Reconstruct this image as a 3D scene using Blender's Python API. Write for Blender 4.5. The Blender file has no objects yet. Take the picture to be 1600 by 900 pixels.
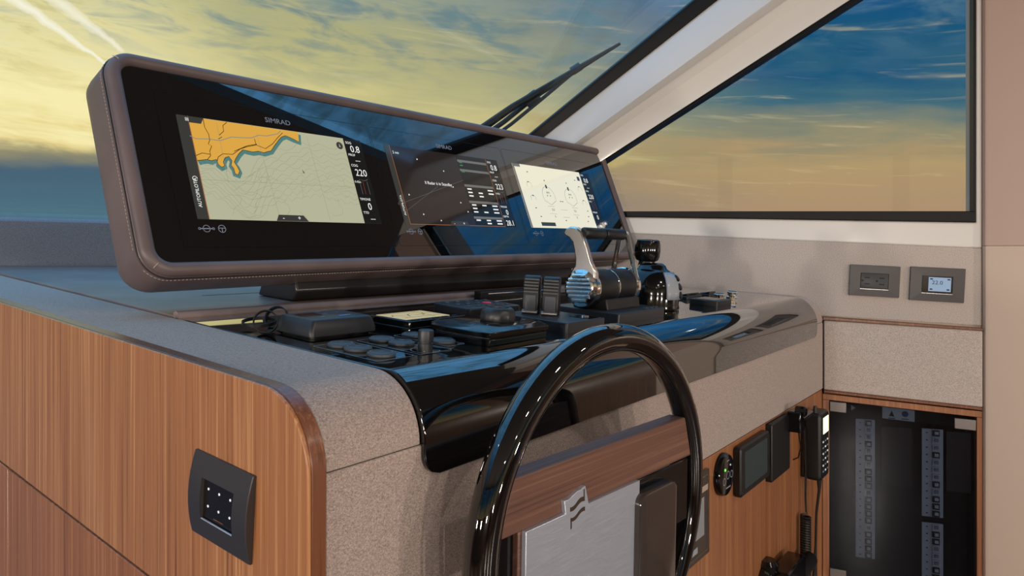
import bpy, bmesh, math, random
from mathutils import Vector, Matrix
random.seed(7)
SC = bpy.context.scene
COL = SC.collection
E = 1.15                       # eye height above the cabin floor; z below is relative to the eye
# ------------------------------------------------------------------ camera
F, CX, HY = 1100.0, 800.0, 395.0
TH = math.atan(840 / F)
AX = Vector((math.cos(TH), math.sin(TH), 0)); RX = Vector((AX.y, -AX.x, 0)); UP = Vector((0, 0, 1))
cam = bpy.data.objects.new('camera', bpy.data.cameras.new('camera')); COL.objects.link(cam)
cam.matrix_world = Matrix.Translation((0, 0, E)) @ Matrix((RX, UP, -AX)).transposed().to_4x4()
cam.data.sensor_width = 36; cam.data.lens = F / 1600 * 36; cam.data.shift_y = -(450 - HY) / 1600
cam.data.clip_start = 0.02; cam.data.clip_end = 5000
SC.camera = cam
vs = SC.view_settings
vs.view_transform = 'Standard'; vs.look = 'None'; vs.gamma = 1; vs.use_curve_mapping = False
vs.exposure = 0.1
WORLD_STRENGTH = 1.0

def lin(c):
    return tuple(((x / 255) / 12.92 if x <= 10.31 else (((x / 255) + .055) / 1.055) ** 2.4) for x in c)
def L4(c): return lin(c) + (1,)

class NT:
    """tiny node-tree helper"""
    def __init__(s, tree): s.t = tree; s.n = tree.nodes; s.l = tree.links
    def new(s, typ, **kw):
        nd = s.n.new(typ)
        for k, v in kw.items(): setattr(nd, k, v)
        return nd
    def put(s, sock, v):
        if v is None: return
        if hasattr(v, 'links'): s.l.new(v, sock)
        elif hasattr(v, 'outputs'): s.l.new(v.outputs[0], sock)
        else: sock.default_value = v
    def math(s, op, a, b=None, c=None, clamp=False):
        nd = s.new('ShaderNodeMath', operation=op, use_clamp=clamp)
        s.put(nd.inputs[0], a); s.put(nd.inputs[1], b)
        if c is not None: s.put(nd.inputs[2], c)
        return nd.outputs[0]
    def dot(s, v, w):
        nd = s.new('ShaderNodeVectorMath', operation='DOT_PRODUCT'); s.put(nd.inputs[0], v); nd.inputs[1].default_value = w
        return nd.outputs['Value']
    def mapr(s, v, a, b, c=0., d=1., smooth=True):
        nd = s.new('ShaderNodeMapRange', interpolation_type='SMOOTHSTEP' if smooth else 'LINEAR')
        s.put(nd.inputs[0], v)
        for i, x in enumerate((a, b, c, d)): nd.inputs[1 + i].default_value = x
        return nd.outputs[0]
    def ramp(s, v, stops, interp='LINEAR'):
        nd = s.new('ShaderNodeValToRGB'); s.put(nd.inputs[0], v); cr = nd.color_ramp; cr.interpolation = interp
        while len(cr.elements) < len(stops): cr.elements.new(0.5)
        for e, (p, c) in zip(cr.elements, stops): e.position = p; e.color = c if len(c) == 4 else tuple(c) + (1,)
        return nd.outputs[0]
    def mix(s, f, a, b, blend='MIX'):
        nd = s.new('ShaderNodeMix', data_type='RGBA', blend_type=blend)
        s.put(nd.inputs[0], f); s.put(nd.inputs[6], a); s.put(nd.inputs[7], b)
        return nd.outputs[2]
    def noise(s, vec, scale, detail=2, rough=.5, dist=0.):
        nd = s.new('ShaderNodeTexNoise'); s.put(nd.inputs['Vector'], vec)
        nd.inputs['Scale'].default_value = scale; nd.inputs['Detail'].default_value = detail
        nd.inputs['Roughness'].default_value = rough; nd.inputs['Distortion'].default_value = dist
        return nd.outputs[0]
    def mapping(s, vec, sc=(1, 1, 1), rot=(0, 0, 0), loc=(0, 0, 0)):
        nd = s.new('ShaderNodeMapping'); s.put(nd.inputs[0], vec)
        nd.inputs['Scale'].default_value = sc; nd.inputs['Rotation'].default_value = rot; nd.inputs['Location'].default_value = loc
        return nd.outputs[0]
    def comb(s, x, y, z):
        nd = s.new('ShaderNodeCombineXYZ'); s.put(nd.inputs[0], x); s.put(nd.inputs[1], y); s.put(nd.inputs[2], z)
        return nd.outputs[0]

def raydir(px, py): return AX + RX * ((px - CX) / F) + UP * ((HY - py) / F)
# ------------------------------------------------------------------ sky
def build_world():
    w = bpy.data.worlds.new('sunset_sky'); SC.world = w; w.use_nodes = True
    t = NT(w.node_tree); t.n.clear()
    d = t.new('ShaderNodeTexCoord').outputs['Generated']
    sep = t.new('ShaderNodeSeparateXYZ'); t.put(sep.inputs[0], d)
    z = sep.outputs[2]
    hl = t.math('SQRT', t.math('ADD', t.math('MULTIPLY', sep.outputs[0], sep.outputs[0]), t.math('MULTIPLY', sep.outputs[1], sep.outputs[1])))
    sd = raydir(-40, HY); sd.z = 0; sd.normalize()
    cs = t.math('DIVIDE', t.dot(d, tuple(sd)), t.math('MAXIMUM', hl, .001))
    sr = Vector((sd.y, -sd.x, 0))
    az = t.math('ARCTAN2', t.dot(d, tuple(sr)), t.dot(d, tuple(sd)))
    # cirrus: noise drawn out along the horizon
    cv = t.comb(t.math('MULTIPLY', az, 2.2), t.math('ADD', t.math('MULTIPLY', z, 11.), t.math('MULTIPLY', az, 1.1)), 0.)
    n1 = t.noise(cv, 1.3, 4, .58, .6)
    n2 = t.noise(t.mapping(cv, (2.6, 2.2, 1), loc=(3, 7, 0)), 1.6, 4, .62, .4)
    wv = t.math('ADD', t.math('MULTIPLY', t.math('SUBTRACT', n1, .5), .21), t.math('MULTIPLY', t.math('SUBTRACT', n2, .5), .05))
    fade = t.mapr(z, .05, .2)
    ze = t.math('ADD', z, t.math('MULTIPLY', wv, fade))
    w_s = t.mapr(t.math('ADD', cs, t.math('MULTIPLY', t.math('SUBTRACT', n1, .5), .26)), .52, .99)
    sun = t.ramp(ze, [(0, L4((66, 88, 108))), (.05, L4((78, 112, 128))), (.10, L4((72, 98, 118))), (.118, L4((150, 142, 108))), (.128, L4((226, 196, 116))),
                      (.165, L4((244, 224, 150))), (.22, L4((210, 198, 136))), (.28, L4((188, 182, 130))), (.345, L4((160, 166, 142))), (.42, L4((140, 184, 210))), (.56, L4((150, 206, 250))), (1, L4((146, 204, 254)))])
    anti = t.ramp(ze, [(0, L4((120, 110, 100))), (.05, L4((172, 142, 112))), (.11, L4((178, 150, 108))), (.145, L4((138, 136, 112))), (.20, L4((62, 106, 122))),
                       (.25, L4((14, 84, 122))), (.32, L4((4, 80, 132))), (.42, L4((40, 122, 186))), (.6, L4((128, 194, 246))), (1, L4((146, 204, 254)))])
    col = t.mix(w_s, anti, sun)
    # glow around the low sun
    sg = raydir(-30, 195).normalized()
    gl = t.dot(d, tuple(sg))
    g1 = t.math('MULTIPLY', t.mapr(gl, .945, .9985), t.mapr(z, .115, .135))
    col = t.mix(t.math('MULTIPLY', g1, t.mapr(n2, .22, .62)), col, L4((255, 240, 178)))
    # blue gaps and bright wisps
    gap = t.math('MULTIPLY', t.mapr(n2, .43, .66), t.mapr(z, .19, .32))
    col = t.mix(t.math('MULTIPLY', gap, .74), col, L4((92, 126, 140)))
    wis = t.math('MULTIPLY', t.mapr(t.noise(t.mapping(cv, (1.5, 4., 1), loc=(9, 2, 0)), 1.8, 4, .6, .8), .56, .8), t.math('MULTIPLY', t.mapr(z, .04, .1), t.mapr(z, .5, .3)))
    col = t.mix(t.math('MULTIPLY', wis, .5), col, L4((222, 204, 156)))
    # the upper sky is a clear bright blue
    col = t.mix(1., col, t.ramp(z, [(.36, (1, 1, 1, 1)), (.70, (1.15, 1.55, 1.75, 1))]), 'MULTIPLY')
    # two vapour trails
    jag = t.math('MULTIPLY', t.math('SUBTRACT', t.noise(d, 42, 3, .6), .5), .010)
    for (p, q, wd_, amp) in (((12, -10), (172, 104), .0065, .95), ((70, -14), (196, 84), .0085, .75)):
        A = raydir(*p).normalized(); B = raydir(*q).normalized()
        nrm = A.cross(B).normalized(); tang = nrm.cross(A).normalized()
        along = t.math('DIVIDE', t.dot(d, tuple(tang)), float(B.dot(tang)))
        dist = t.math('ABSOLUTE', t.math('ADD', t.dot(d, tuple(nrm)), jag))
        wdt = t.math('MULTIPLY', wd_, t.math('SUBTRACT', 1.25, along))
        m = t.math('SUBTRACT', 1., t.math('DIVIDE', dist, t.math('MAXIMUM', wdt, .0005)), clamp=True)
        m = t.math('POWER', m, .6)
        m = t.math('MULTIPLY', m, t.math('MULTIPLY', t.mapr(along, -2., -.5), t.mapr(along, 1.03, .9)))
        col = t.mix(t.math('MULTIPLY', m, amp), col, L4((255, 248, 228)))
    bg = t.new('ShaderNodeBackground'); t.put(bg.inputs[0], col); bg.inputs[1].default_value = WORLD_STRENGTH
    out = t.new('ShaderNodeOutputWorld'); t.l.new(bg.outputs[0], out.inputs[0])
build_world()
SC.world.cycles.sampling_method = 'MANUAL'; SC.world.cycles.sample_map_resolution = 512
SC.cycles.max_bounces = 7; SC.cycles.diffuse_bounces = 3; SC.cycles.glossy_bounces = 4; SC.cycles.transparent_max_bounces = 12
FILL_LAMP_W = 25.0                # power of each added wall lamp
LAMP_W = 4.0                  # power of each ceiling downlight

# ------------------------------------------------------------------ materials
MATS = {}
def mat(name, base=(128, 128, 128), rough=.5, metal=0., spec=.5, coat=0., coat_rough=.05, emit=None, es=0., sheen=0.):
    if name in MATS: return MATS[name]
    m = bpy.data.materials.new(name); m.use_nodes = True
    b = m.node_tree.nodes['Principled BSDF']
    b.inputs['Base Color'].default_value = L4(base); b.inputs['Roughness'].default_value = rough
    b.inputs['Metallic'].default_value = metal; b.inputs['Specular IOR Level'].default_value = spec
    b.inputs['Coat Weight'].default_value = coat; b.inputs['Coat Roughness'].default_value = coat_rough
    b.inputs['Sheen Weight'].default_value = sheen
    if emit: b.inputs['Emission Color'].default_value = L4(emit); b.inputs['Emission Strength'].default_value = es
    MATS[name] = m
    return m
def vary(m, fn):
    t = NT(m.node_tree); b = t.n['Principled BSDF']; co = t.new('ShaderNodeTexCoord').outputs['Object']
    fn(t, b, co); return m
def bump(t, b, h, strength=.2, dist=.001):
    nd = t.new('ShaderNodeBump'); nd.inputs['Strength'].default_value = strength; nd.inputs['Distance'].default_value = dist
    t.put(nd.inputs['Height'], h); t.l.new(nd.outputs[0], b.inputs['Normal'])

def wood(name, c0, c1, c2, axis='z', coat=.35, rough=.38, sc=1.):
    m = mat(name, c1, rough, coat=coat, coat_rough=.22)
    def fn(t, b, co):
        # long fine streaks along the grain axis
        s = {'z': (260 * sc, 260 * sc, 2.), 'x': (2., 260 * sc, 260 * sc), 'y': (260 * sc, 2., 260 * sc)}[axis]
        s2 = tuple(x * .22 if x > 10 else x * .6 for x in s); s3 = tuple(x * 2.6 for x in s)
        a = t.noise(t.mapping(co, s), 1., 3, .6, .15); c = t.noise(t.mapping(co, s2, loc=(3, 1, 2)), 1., 3, .5); f = t.noise(t.mapping(co, s3), 1., 2, .6)
        v = t.math('ADD', t.math('MULTIPLY', a, .6), t.math('ADD', t.math('MULTIPLY', c, .22), t.math('MULTIPLY', f, .28)))
        col = t.ramp(v, [(.36, L4(c0)), (.5, L4(c1)), (.56, L4(c1)), (.70, L4(c2))])
        t.l.new(col, b.inputs['Base Color']); bump(t, b, a, .08, .0006)
    return vary(m, fn)
WOOD = wood('teak_veneer', (86, 50, 28), (164, 108, 66), (204, 150, 102))
WOODE = wood('teak_edge', (70, 38, 22), (118, 70, 44), (150, 98, 64))
WOODF = wood('teak_front', (84, 48, 28), (150, 96, 60), (184, 128, 86))
WALNUT = wood('walnut_spoke', (58, 38, 32), (104, 72, 60), (132, 96, 80), axis='x', coat=.1, rough=.5)
def fabric(name, c0, c1):
    m = mat(name, c1, .9, spec=.25, sheen=.3)
    def fn(t, b, co):
        a = t.noise(co, 1150, 2, .7); c = t.noise(t.mapping(co, (1, 1, 1.5)), 430, 4, .7); e = t.noise(t.mapping(co, (1, 1, .35)), 2200, 1, .5)
        v = t.math('ADD', t.math('MULTIPLY', a, .38), t.math('ADD', t.math('MULTIPLY', c, .46), t.math('MULTIPLY', e, .16)))
        t.l.new(t.ramp(v, [(.38, L4(c0)), (.64, L4(c1))]), b.inputs['Base Color']); bump(t, b, a, .35, .0008)
    return vary(m, fn)
FAB = fabric('taupe_wool', (118, 103, 97), (202, 184, 175))
FABG = fabric('grey_wool', (140, 129, 122), (226, 214, 206))
def leather(name, c, rough=.42):
    m = mat(name, c, rough, spec=.5)
    def fn(t, b, co):
        v = t.new('ShaderNodeTexVoronoi'); t.put(v.inputs['Vector'], co); v.inputs['Scale'].default_value = 900
        bump(t, b, v.outputs[0], .12, .0004)
        n = t.noise(co, 9, 3, .5)
        t.l.new(t.mix(t.mapr(n, .3, .7), L4(tuple(x * .93 for x in c)), L4(tuple(min(255, x * 1.06) for x in c))), b.inputs['Base Color'])
    return vary(m, fn)
LEA = leather('brown_leather', (102, 88, 87))
LEAD = leather('deck_leather', (138, 120, 114), .42)
LACQ = mat('black_lacquer', (7, 7, 8), .035, spec=.6, coat=1., coat_rough=.015)
GLASSB = mat('black_glass', (4, 5, 8), .02, spec=.6, coat=1., coat_rough=.01)
GLASSB.node_tree.nodes['Principled BSDF'].inputs['Coat IOR'].default_value = 1.8
PLA = mat('black_plastic', (16, 17, 19), .42)
def plastic_grain(t, b, co): bump(t, b, t.noise(co, 1400, 1), .12, .0003)
vary(PLA, plastic_grain)
PLAG = mat('satin_charcoal', (38, 40, 45), .38, spec=.5)
RUB = mat('grey_rubber', (64, 68, 74), .5)
PLATE = mat('anthracite_plate', (66, 63, 64), .36, metal=.35)
GLOSSP = mat('gloss_black_plastic', (9, 9, 10), .1, spec=.55)
CHR = mat('polished_chrome', (236, 233, 229), .07, metal=1.)
CHRS = mat('soft_chrome', (240, 237, 233), .2, metal=1.)
HINGE = mat('hinge_steel', (128, 122, 120), .38, metal=.8)
SATIN = mat('satin_steel', (176, 176, 178), .3, metal=1.)
BRUSH = mat('brushed_aluminium', (188, 194, 208), .42, metal=.6)
def brushed(t, b, co):
    n = t.noise(t.mapping(co, (30, 600, 900)), 1., 2, .6)
    bump(t, b, n, .12, .0004); t.l.new(t.mapr(n, .2, .8, .34, .5, False), b.inputs['Roughness'])
vary(BRUSH, brushed)
GEL = mat('white_gelcoat', (216, 212, 207), .32, coat=.2, coat_rough=.1)
BEIGE = mat('beige_laminate', (196, 176, 160), .5)
CEIL = mat('taupe_headliner', (104, 96, 90), .8)
CABIN = wood('cabin_walnut', (56, 38, 28), (96, 68, 50), (120, 88, 66), sc=.3)
SEAL = mat('black_window_seal', (7, 7, 8), .45, spec=.25)
WHITE = mat('white_print', (235, 238, 240), .5, emit=(225, 230, 235), es=.35)
GREYP = mat('grey_print', (150, 156, 165), .5)
FLOORM = wood('dark_floor', (50, 34, 24), (86, 60, 42), (110, 80, 58), axis='y', sc=.4)
SEAM = mat('sea_water', (22, 56, 78), .35, spec=.3)
vary(SEAM, lambda t, b, co: bump(t, b, t.noise(co, .25, 6, .6), .6, .6))
def glass_mat(name, tint, f0=.04):
    m = bpy.data.materials.new(name); m.use_nodes = True; t = NT(m.node_tree); t.n.clear()
    tr = t.new('ShaderNodeBsdfTransparent'); tr.inputs[0].default_value = tint
    gl = t.new('ShaderNodeBsdfGlossy'); gl.inputs['Roughness'].default_value = .01
    lw = t.new('ShaderNodeLayerWeight'); fr = t.math('ADD', f0, t.math('MULTIPLY', t.math('POWER', lw.outputs['Facing'], 5.), 1 - f0))
    mx = t.new('ShaderNodeMixShader'); t.l.new(fr, mx.inputs[0]); t.l.new(tr.outputs[0], mx.inputs[1]); t.l.new(gl.outputs[0], mx.inputs[2])
    o = t.new('ShaderNodeOutputMaterial'); t.l.new(mx.outputs[0], o.inputs[0]); return m
WGLASS = glass_mat('window_glass', (.97, .985, .98, 1))
SMOKE = glass_mat('smoked_glass', (.60, .63, .68, 1), .02)
def screen(name, c, es=1.): return mat(name, (8, 8, 9), .06, spec=.5, emit=c, es=es)

# ------------------------------------------------------------------ mesh helpers
class MB:
    def __init__(s): s.v = []; s.f = []
    def add(s, vs_, fs, M=None):
        o = len(s.v); s.v += [(M @ Vector(p)) if M else Vector(p) for p in vs_]; s.f += [[i + o for i in f] for f in fs]; return s
    def box(s, x0, x1, y0, y1, z0, z1, M=None):
        return s.add([(x, y, z) for x in (x0, x1) for y in (y0, y1) for z in (z0, z1)],
                     [(0, 1, 3, 2), (4, 6, 7, 5), (0, 4, 5, 1), (2, 3, 7, 6), (0, 2, 6, 4), (1, 5, 7, 3)], M)
    def prism(s, poly, w0, w1, m=lambda u, v, w: (u, v, w), M=None):
        n = len(poly)
        return s.add([m(u, v, w0) for u, v in poly] + [m(u, v, w1) for u, v in poly],
                     [list(range(n))[::-1], list(range(n, 2 * n))] + [[i, (i + 1) % n, n + (i + 1) % n, n + i] for i in range(n)], M)
    def loft(s, loops, closed=True, cap=True, M=None, wrap=False):
        n = len(loops[0]); o = [p for l in loops for p in l]; fs = []
        k = len(loops)
        for j in range(k if wrap else k - 1):
            j2 = (j + 1) % k
            for i in range(n if closed else n - 1):
                fs.append([j * n + i, j * n + (i + 1) % n, j2 * n + (i + 1) % n, j2 * n + i])
        if cap and not wrap: fs += [list(range(n))[::-1], [(k - 1) * n + i for i in range(n)]]
        return s.add(o, fs, M)
    def lathe(s, prof, n=32, M=None):
        return s.loft([[(r * math.cos(2 * math.pi * i / n), r * math.sin(2 * math.pi * i / n), z) for i in range(n)] for r, z in prof], M=M)
    def tube(s, pts, r, n=10, closed=False, M=None, sq=1.):
        pts = [Vector(p) for p in pts]; k = len(pts); loops = []; nrm = None
        rr = r if isinstance(r, (list, tuple)) else [r] * k
        for i in range(k):
            a = pts[i - 1] if (i or closed) else pts[0]; b = pts[(i + 1) % k] if (i < k - 1 or closed) else pts[-1]
            t = (b - a).normalized()
            if nrm is None: nrm = t.orthogonal().normalized()
            nrm = (nrm - t * nrm.dot(t)).normalized(); bn = t.cross(nrm)
            loops.append([tuple(pts[i] + (nrm * math.cos(2 * math.pi * q / n) + bn * sq * math.sin(2 * math.pi * q / n)) * rr[i]) for q in range(n)])
        return s.loft(loops, wrap=closed, M=M)
    def build(s, name, m, parent=None, mw=None, bevel=0, seg=2, smooth=True, ang=35):
        me = bpy.data.meshes.new(name); me.from_pydata([tuple(p) for p in s.v], [], s.f)
        bm = bmesh.new(); bm.from_mesh(me); bmesh.ops.recalc_face_normals(bm, faces=bm.faces); bm.to_mesh(me); bm.free()
        if smooth: me.shade_smooth(); me.set_sharp_from_angle(angle=math.radians(ang))
        me.materials.append(m)
        o = bpy.data.objects.new(name, me); COL.objects.link(o)
        if parent: o.parent = parent
        if mw is not None: o.matrix_local = mw
        elif parent is None: o.location = (0, 0, E)
        if bevel:
            b = o.modifiers.new('bevel', 'BEVEL'); b.width = bevel; b.segments = seg; b.limit_method = 'ANGLE'; b.angle_limit = math.radians(40)
        return o
def tag(o, label, cat, group=None):
    o['label'] = label; o['category'] = cat
    if group: o['group'] = group
    return o
def struct(o, label=None):
    o['kind'] = 'structure'
    if label: o['label'] = label
    return o
def empty(name, M, label=None, cat=None, group=None):
    o = bpy.data.objects.new(name, None); COL.objects.link(o); o.empty_display_size = .02
    o.matrix_world = Matrix.Translation((0, 0, E)) @ M
    if label: tag(o, label, cat, group)
    return o
def frame(o, ex, ey, ez):
    return Matrix.Translation(Vector(o)) @ Matrix((Vector(ex), Vector(ey), Vector(ez))).transposed().to_4x4()
def arc(cx, cy, r, a0, a1, n): return [(cx + r * math.cos(math.radians(a0 + (a1 - a0) * i / n)), cy + r * math.sin(math.radians(a0 + (a1 - a0) * i / n))) for i in range(n + 1)]
def rrect(x0, x1, y0, y1, r, n=6):
    return arc(x1 - r, y1 - r, r, 0, 90, n) + arc(x0 + r, y1 - r, r, 90, 180, n) + arc(x0 + r, y0 + r, r, 180, 270, n) + arc(x1 - r, y0 + r, r, 270, 360, n)
def rbox(mb, x0, x1, y0, y1, z0, z1, r, e=.002, taper=0, n=5, M=None, seg=3):
    """rounded-corner slab standing on z0 with an eased top edge and an optional taper"""
    loops = [[(x, y, z0) for x, y in rrect(x0, x1, y0, y1, r, n)]]
    for i in range(seg + 1):
        a = math.pi / 2 * i / seg; ins = taper * (1 if seg else 1) + e * (1 - math.cos(a)); zz = z1 - e + e * math.sin(a)
        loops.append([(x, y, zz) for x, y in rrect(x0 + ins, x1 - ins, y0 + ins, y1 - ins, max(r - e * (1 - math.cos(a)), .0005), n)])
    return mb.loft(loops, M=M)
def ribbon(mb, pts, w, h, M=None, closed=False):
    pts = [Vector((p[0], p[1])) for p in pts]; k = len(pts); a_, b_ = [], []
    for i in range(k):
        p0 = pts[i - 1] if (i or closed) else pts[0]; p1 = pts[(i + 1) % k] if (i < k - 1 or closed) else pts[-1]
        t = (p1 - p0); t = t.normalized() if t.length > 1e-9 else Vector((1, 0)); nn = Vector((-t.y, t.x)) * (w / 2)
        a_.append(pts[i] + nn); b_.append(pts[i] - nn)
    return mb.add([(p.x, p.y, h) for p in a_ + b_], [[i, (i + 1) % k, k + (i + 1) % k, k + i] for i in range(k if closed else k - 1)], M)
def text(name, s, size, m, parent, M, align='LEFT', sx=1., ext=.00012):
    cu = bpy.data.curves.new(name, 'FONT'); cu.body = s; cu.size = size; cu.align_x = align; cu.extrude = ext; cu.resolution_u = 3
    tmp = bpy.data.objects.new('tmp', cu); COL.objects.link(tmp)
    me = bpy.data.meshes.new_from_object(tmp.evaluated_get(bpy.context.evaluated_depsgraph_get()))
    bpy.data.objects.remove(tmp); bpy.data.curves.remove(cu)
    me.name = name; me.materials.clear(); me.materials.append(m)
    o = bpy.data.objects.new(name, me); COL.objects.link(o); o.parent = parent; o.matrix_local = M @ Matrix.Diagonal((sx, 1, 1, 1)); return o
def T3(x, y, z=0): return Matrix.Translation((x, y, z))
def RZ(a): return Matrix.Rotation(math.radians(a), 4, 'Z')
def RXm(a): return Matrix.Rotation(math.radians(a), 4, 'X')
def RYm(a): return Matrix.Rotation(math.radians(a), 4, 'Y')
def copy_tree(o, parent=None):
    c = o.copy(); COL.objects.link(c); c.parent = parent
    for ch in list(o.children): copy_tree(ch, c)
    return c
def hit(px, py, p0, n):
    d = raydir(px, py); n = Vector(n); return d * (Vector(p0).dot(n) / d.dot(n))
# reference surfaces of the place
KT = .068
def tz(y, h=0): return -.083 + KT * (y - 1) + h
def TP(x, y, h=0): return Vector((x, y, tz(y, h)))
TY = Vector((0, 1, KT)).normalized(); TN = Vector((0, -KT, 1)).normalized()
def top_frame(x, y, rz=0, h=0): return frame(TP(x, y, h), (1, 0, 0), TY, TN) @ RZ(rz)
W0 = Vector((1.97, .48, 0)); WD = Vector((-.297, .955, 0)).normalized(); WN = Vector((-WD.y, WD.x, 0))
WF = frame(W0, WD, WN, (0, 0, 1))                  # hull-side frame: s along, w inboard, z up
def wallx(y): return W0.x + (y - W0.y) * WD.x / WD.y
FY = .472                                          # front face of the console
XL = .347                                          # outer face of the wooden side panel
# ------------------------------------------------------------------ the setting
def pl(n, poly, z0, z1, m, **k): return struct(MB().prism(poly, z0, z1).build(n, m, **k))
sea = struct(MB().box(-1500, 1500, -1500, 1500, -3.6, -3.4).build('sea', SEAM), 'dark blue open sea around the boat')
pl('floor', [(-2.7, -3.7), (2.9, -3.7), (2.3, .6), (1.7, 1.5), (-2.7, 2.45)], -E - .06, -E, FLOORM)
E1 = Vector((1.666, 1.18, .347)); ED = Vector((.134, -.443, .327)) / .327
def edge(z): return E1 + ED * (z - .347)            # starboard edge of the windscreen
LV = Vector((-.607, .1335, 0)).normalized()         # level line in the windscreen plane, to port
GN = Vector((.1335, .607, .768)).normalized()
CZ = .90
def at_x(p, x): return p + LV * ((x - p.x) / LV.x)
B0, B1 = edge(.08), at_x(edge(.08), -2.7); H0, H1 = edge(CZ), at_x(edge(CZ), -2.7)
win1 = struct(MB().add([B0, B1, H1, H0] + [p + GN * .008 for p in (B0, B1, H1, H0)],
    [(0, 1, 2, 3), (7, 6, 5, 4), (0, 4, 5, 1), (1, 5, 6, 2), (2, 6, 7, 3), (3, 7, 4, 0)]).build('window_1', WGLASS), 'raked windscreen glass ahead of the helm')
gb = MB()
for a_, b_ in ((edge(.05), edge(CZ)),):
    pass
# pillar between windscreen and side window: a moulded section swept up the rake
def wline(z): return W0 + WD * (.569 - 1.706 * (z - .2705)) + Vector((0, 0, z))
SEC = [(0.0, -.004), (.10, .006), (.13, .016), (.42, .058), (.45, .053), (.54, .012), (.66, .006), (.80, .018), (.925, .026), (.94, .012), (1.0, .002)]
def psec(z, f, b):
    p, q = edge(z), wline(z); inn = (Vector((-.82, -.45, -.35))).normalized()
    return p.lerp(q, f) + inn * b
def pillar(name, idx, m, back=.06, parent=None, extra=0.):
    mb = MB(); loops = []
    for z in (.02, .3, .6, CZ + .02):
        sec = [psec(z, f, b + extra) for f, b in idx]
        loops.append([tuple(p) for p in sec] + [tuple(psec(z, idx[-1][0], -back)), tuple(psec(z, idx[0][0], -back))])
    return mb.loft(loops).build(name, m, parent, ang=28)
trim1 = struct(pillar('trim_1', SEC[1:10], GEL), 'white moulded pillar between windscreen and side window')
gasket = pillar('gasket', [(-.06, -.006), (-.05, .002), (.09, .012), (.10, -.004)], SEAL, .02); gasket.parent = win1; gasket.location = (0, 0, 0)
# padded coaming under the windscreen
cm = MB(); bo = Vector((-LV.y, LV.x, 0)) * -1
fw = Vector((.215, .977, 0))
def cpt(x, off, z): p = at_x(B0, x); return tuple(Vector((p.x, p.y, z)) + fw * off)
loops = []
for x in (B0.x + .02, .6, -2.7):
    loops.append([cpt(x, .0, -.3), cpt(x, .0, .055), cpt(x, .004, .068), cpt(x, .016, .076), cpt(x, .10, .080), cpt(x, .10, -.3)])
COAM = fabric('slate_wool', (84, 90, 100), (128, 132, 140))
struct(cm.loft(loops).build('trim_2', COAM), 'slate fabric coaming below the windscreen')
# ceiling, port and aft sides
hb = [(H1.x, H1.y - .04), (H0.x + .08, H0.y - .08), (2.35, -.9), (2.9, -3.7), (-2.7, -3.7)]
pl('ceiling', hb, CZ, CZ + .06, CEIL)
pm = MB().box(-2.76, -2.7, -3.7, 2.5, -E, .05)
for y in (-3.7, -2.1, -.5, 1.2): pm.box(-2.76, -2.7, y, y + .12, .05, CZ)
struct(pm.build('wall_left', CABIN))
struct(MB().box(-2.735, -2.725, -3.6, 2.4, .05, CZ).build('window_3', WGLASS), 'port side glazing')
am = MB().box(-2.7, 2.9, -3.76, -3.7, -E, -.10)
for x in (-2.7, -.9, .9, 2.7): am.box(x, x + .12, -3.76, -3.7, -.10, CZ)
struct(am.build('wall_back', CABIN))
struct(MB().box(-2.6, 2.7, -3.735, -3.725, -.10, CZ).build('window_4', WGLASS), 'aft glazing')
# ceiling downlights over and behind the helm
def downlight(x, y, label):
    root = struct(empty('downlight', Matrix.Translation((x, y, CZ))), label)
    MB().lathe([(.046, -.0), (.058, -.0), (.058, -.004), (.05, -.007), (.046, -.005)], 28).build('bezel', SATIN, root, Matrix())
    MB().lathe([(.0005, -.001), (.045, -.001), (.045, -.003), (.0005, -.003)], 28).build('diffuser', mat('lamp_diffuser', (255, 244, 228), .6, emit=(255, 226, 190), es=6.), root, Matrix())
    ld = bpy.data.lights.new('downlight_lamp', 'AREA'); ld.shape = 'DISK'; ld.size = .09; ld.energy = LAMP_W; ld.color = (1., .89, .77)
    lo = bpy.data.objects.new('lamp', ld); COL.objects.link(lo); lo.parent = root; lo.location = (0, 0, -.012)
for i, (x, y) in enumerate(((.9, -.72), (1.9, -1.3), (.2, -1.2), (-.2, -1.9), (-1.1, -2.15), (.9, -2.0))):
    downlight(x, y, 'round recessed ceiling downlight above the helm area')
# unseen wall lamps added to port and aft to light the upright faces
def added_wall_lamp(o, ex, n, label):
    root = struct(empty('added_wall_lamp', frame(o, ex, (0, 0, 1), n)), label); I0 = Matrix()
    MB().box(-.06, .06, -.11, .11, 0, .012).build('back_plate', SATIN, root, I0, bevel=.003)
    MB().lathe([(.05, -.09), (.055, -.085), (.055, .085), (.05, .09)], 24, M=Matrix.Translation((0, 0, .068)) @ RXm(-90)).build('shade', mat('added_lamp_shade', (250, 236, 214), .7, emit=(255, 224, 184), es=3.), root, I0)
    ld = bpy.data.lights.new('added_wall_light', 'AREA'); ld.shape = 'RECTANGLE'; ld.size = .10; ld.size_y = .18; ld.energy = FILL_LAMP_W; ld.color = (1., .89, .78)
    lo = bpy.data.objects.new('lamp', ld); COL.objects.link(lo); lo.parent = root; lo.matrix_local = Matrix.Translation((0, 0, .135)) @ RXm(180)
for y in (-1.6, .1, 1.5): added_wall_lamp((-2.70, y, -.12), (0, 1, 0), (1, 0, 0), 'unseen cream wall lamp added on the port side as fill light')
for x in (-1.7, -.1, 1.5): added_wall_lamp((x, -3.70, -.26), (-1, 0, 0), (0, 1, 0), 'unseen cream wall lamp added on the aft bulkhead as fill light')
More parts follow.
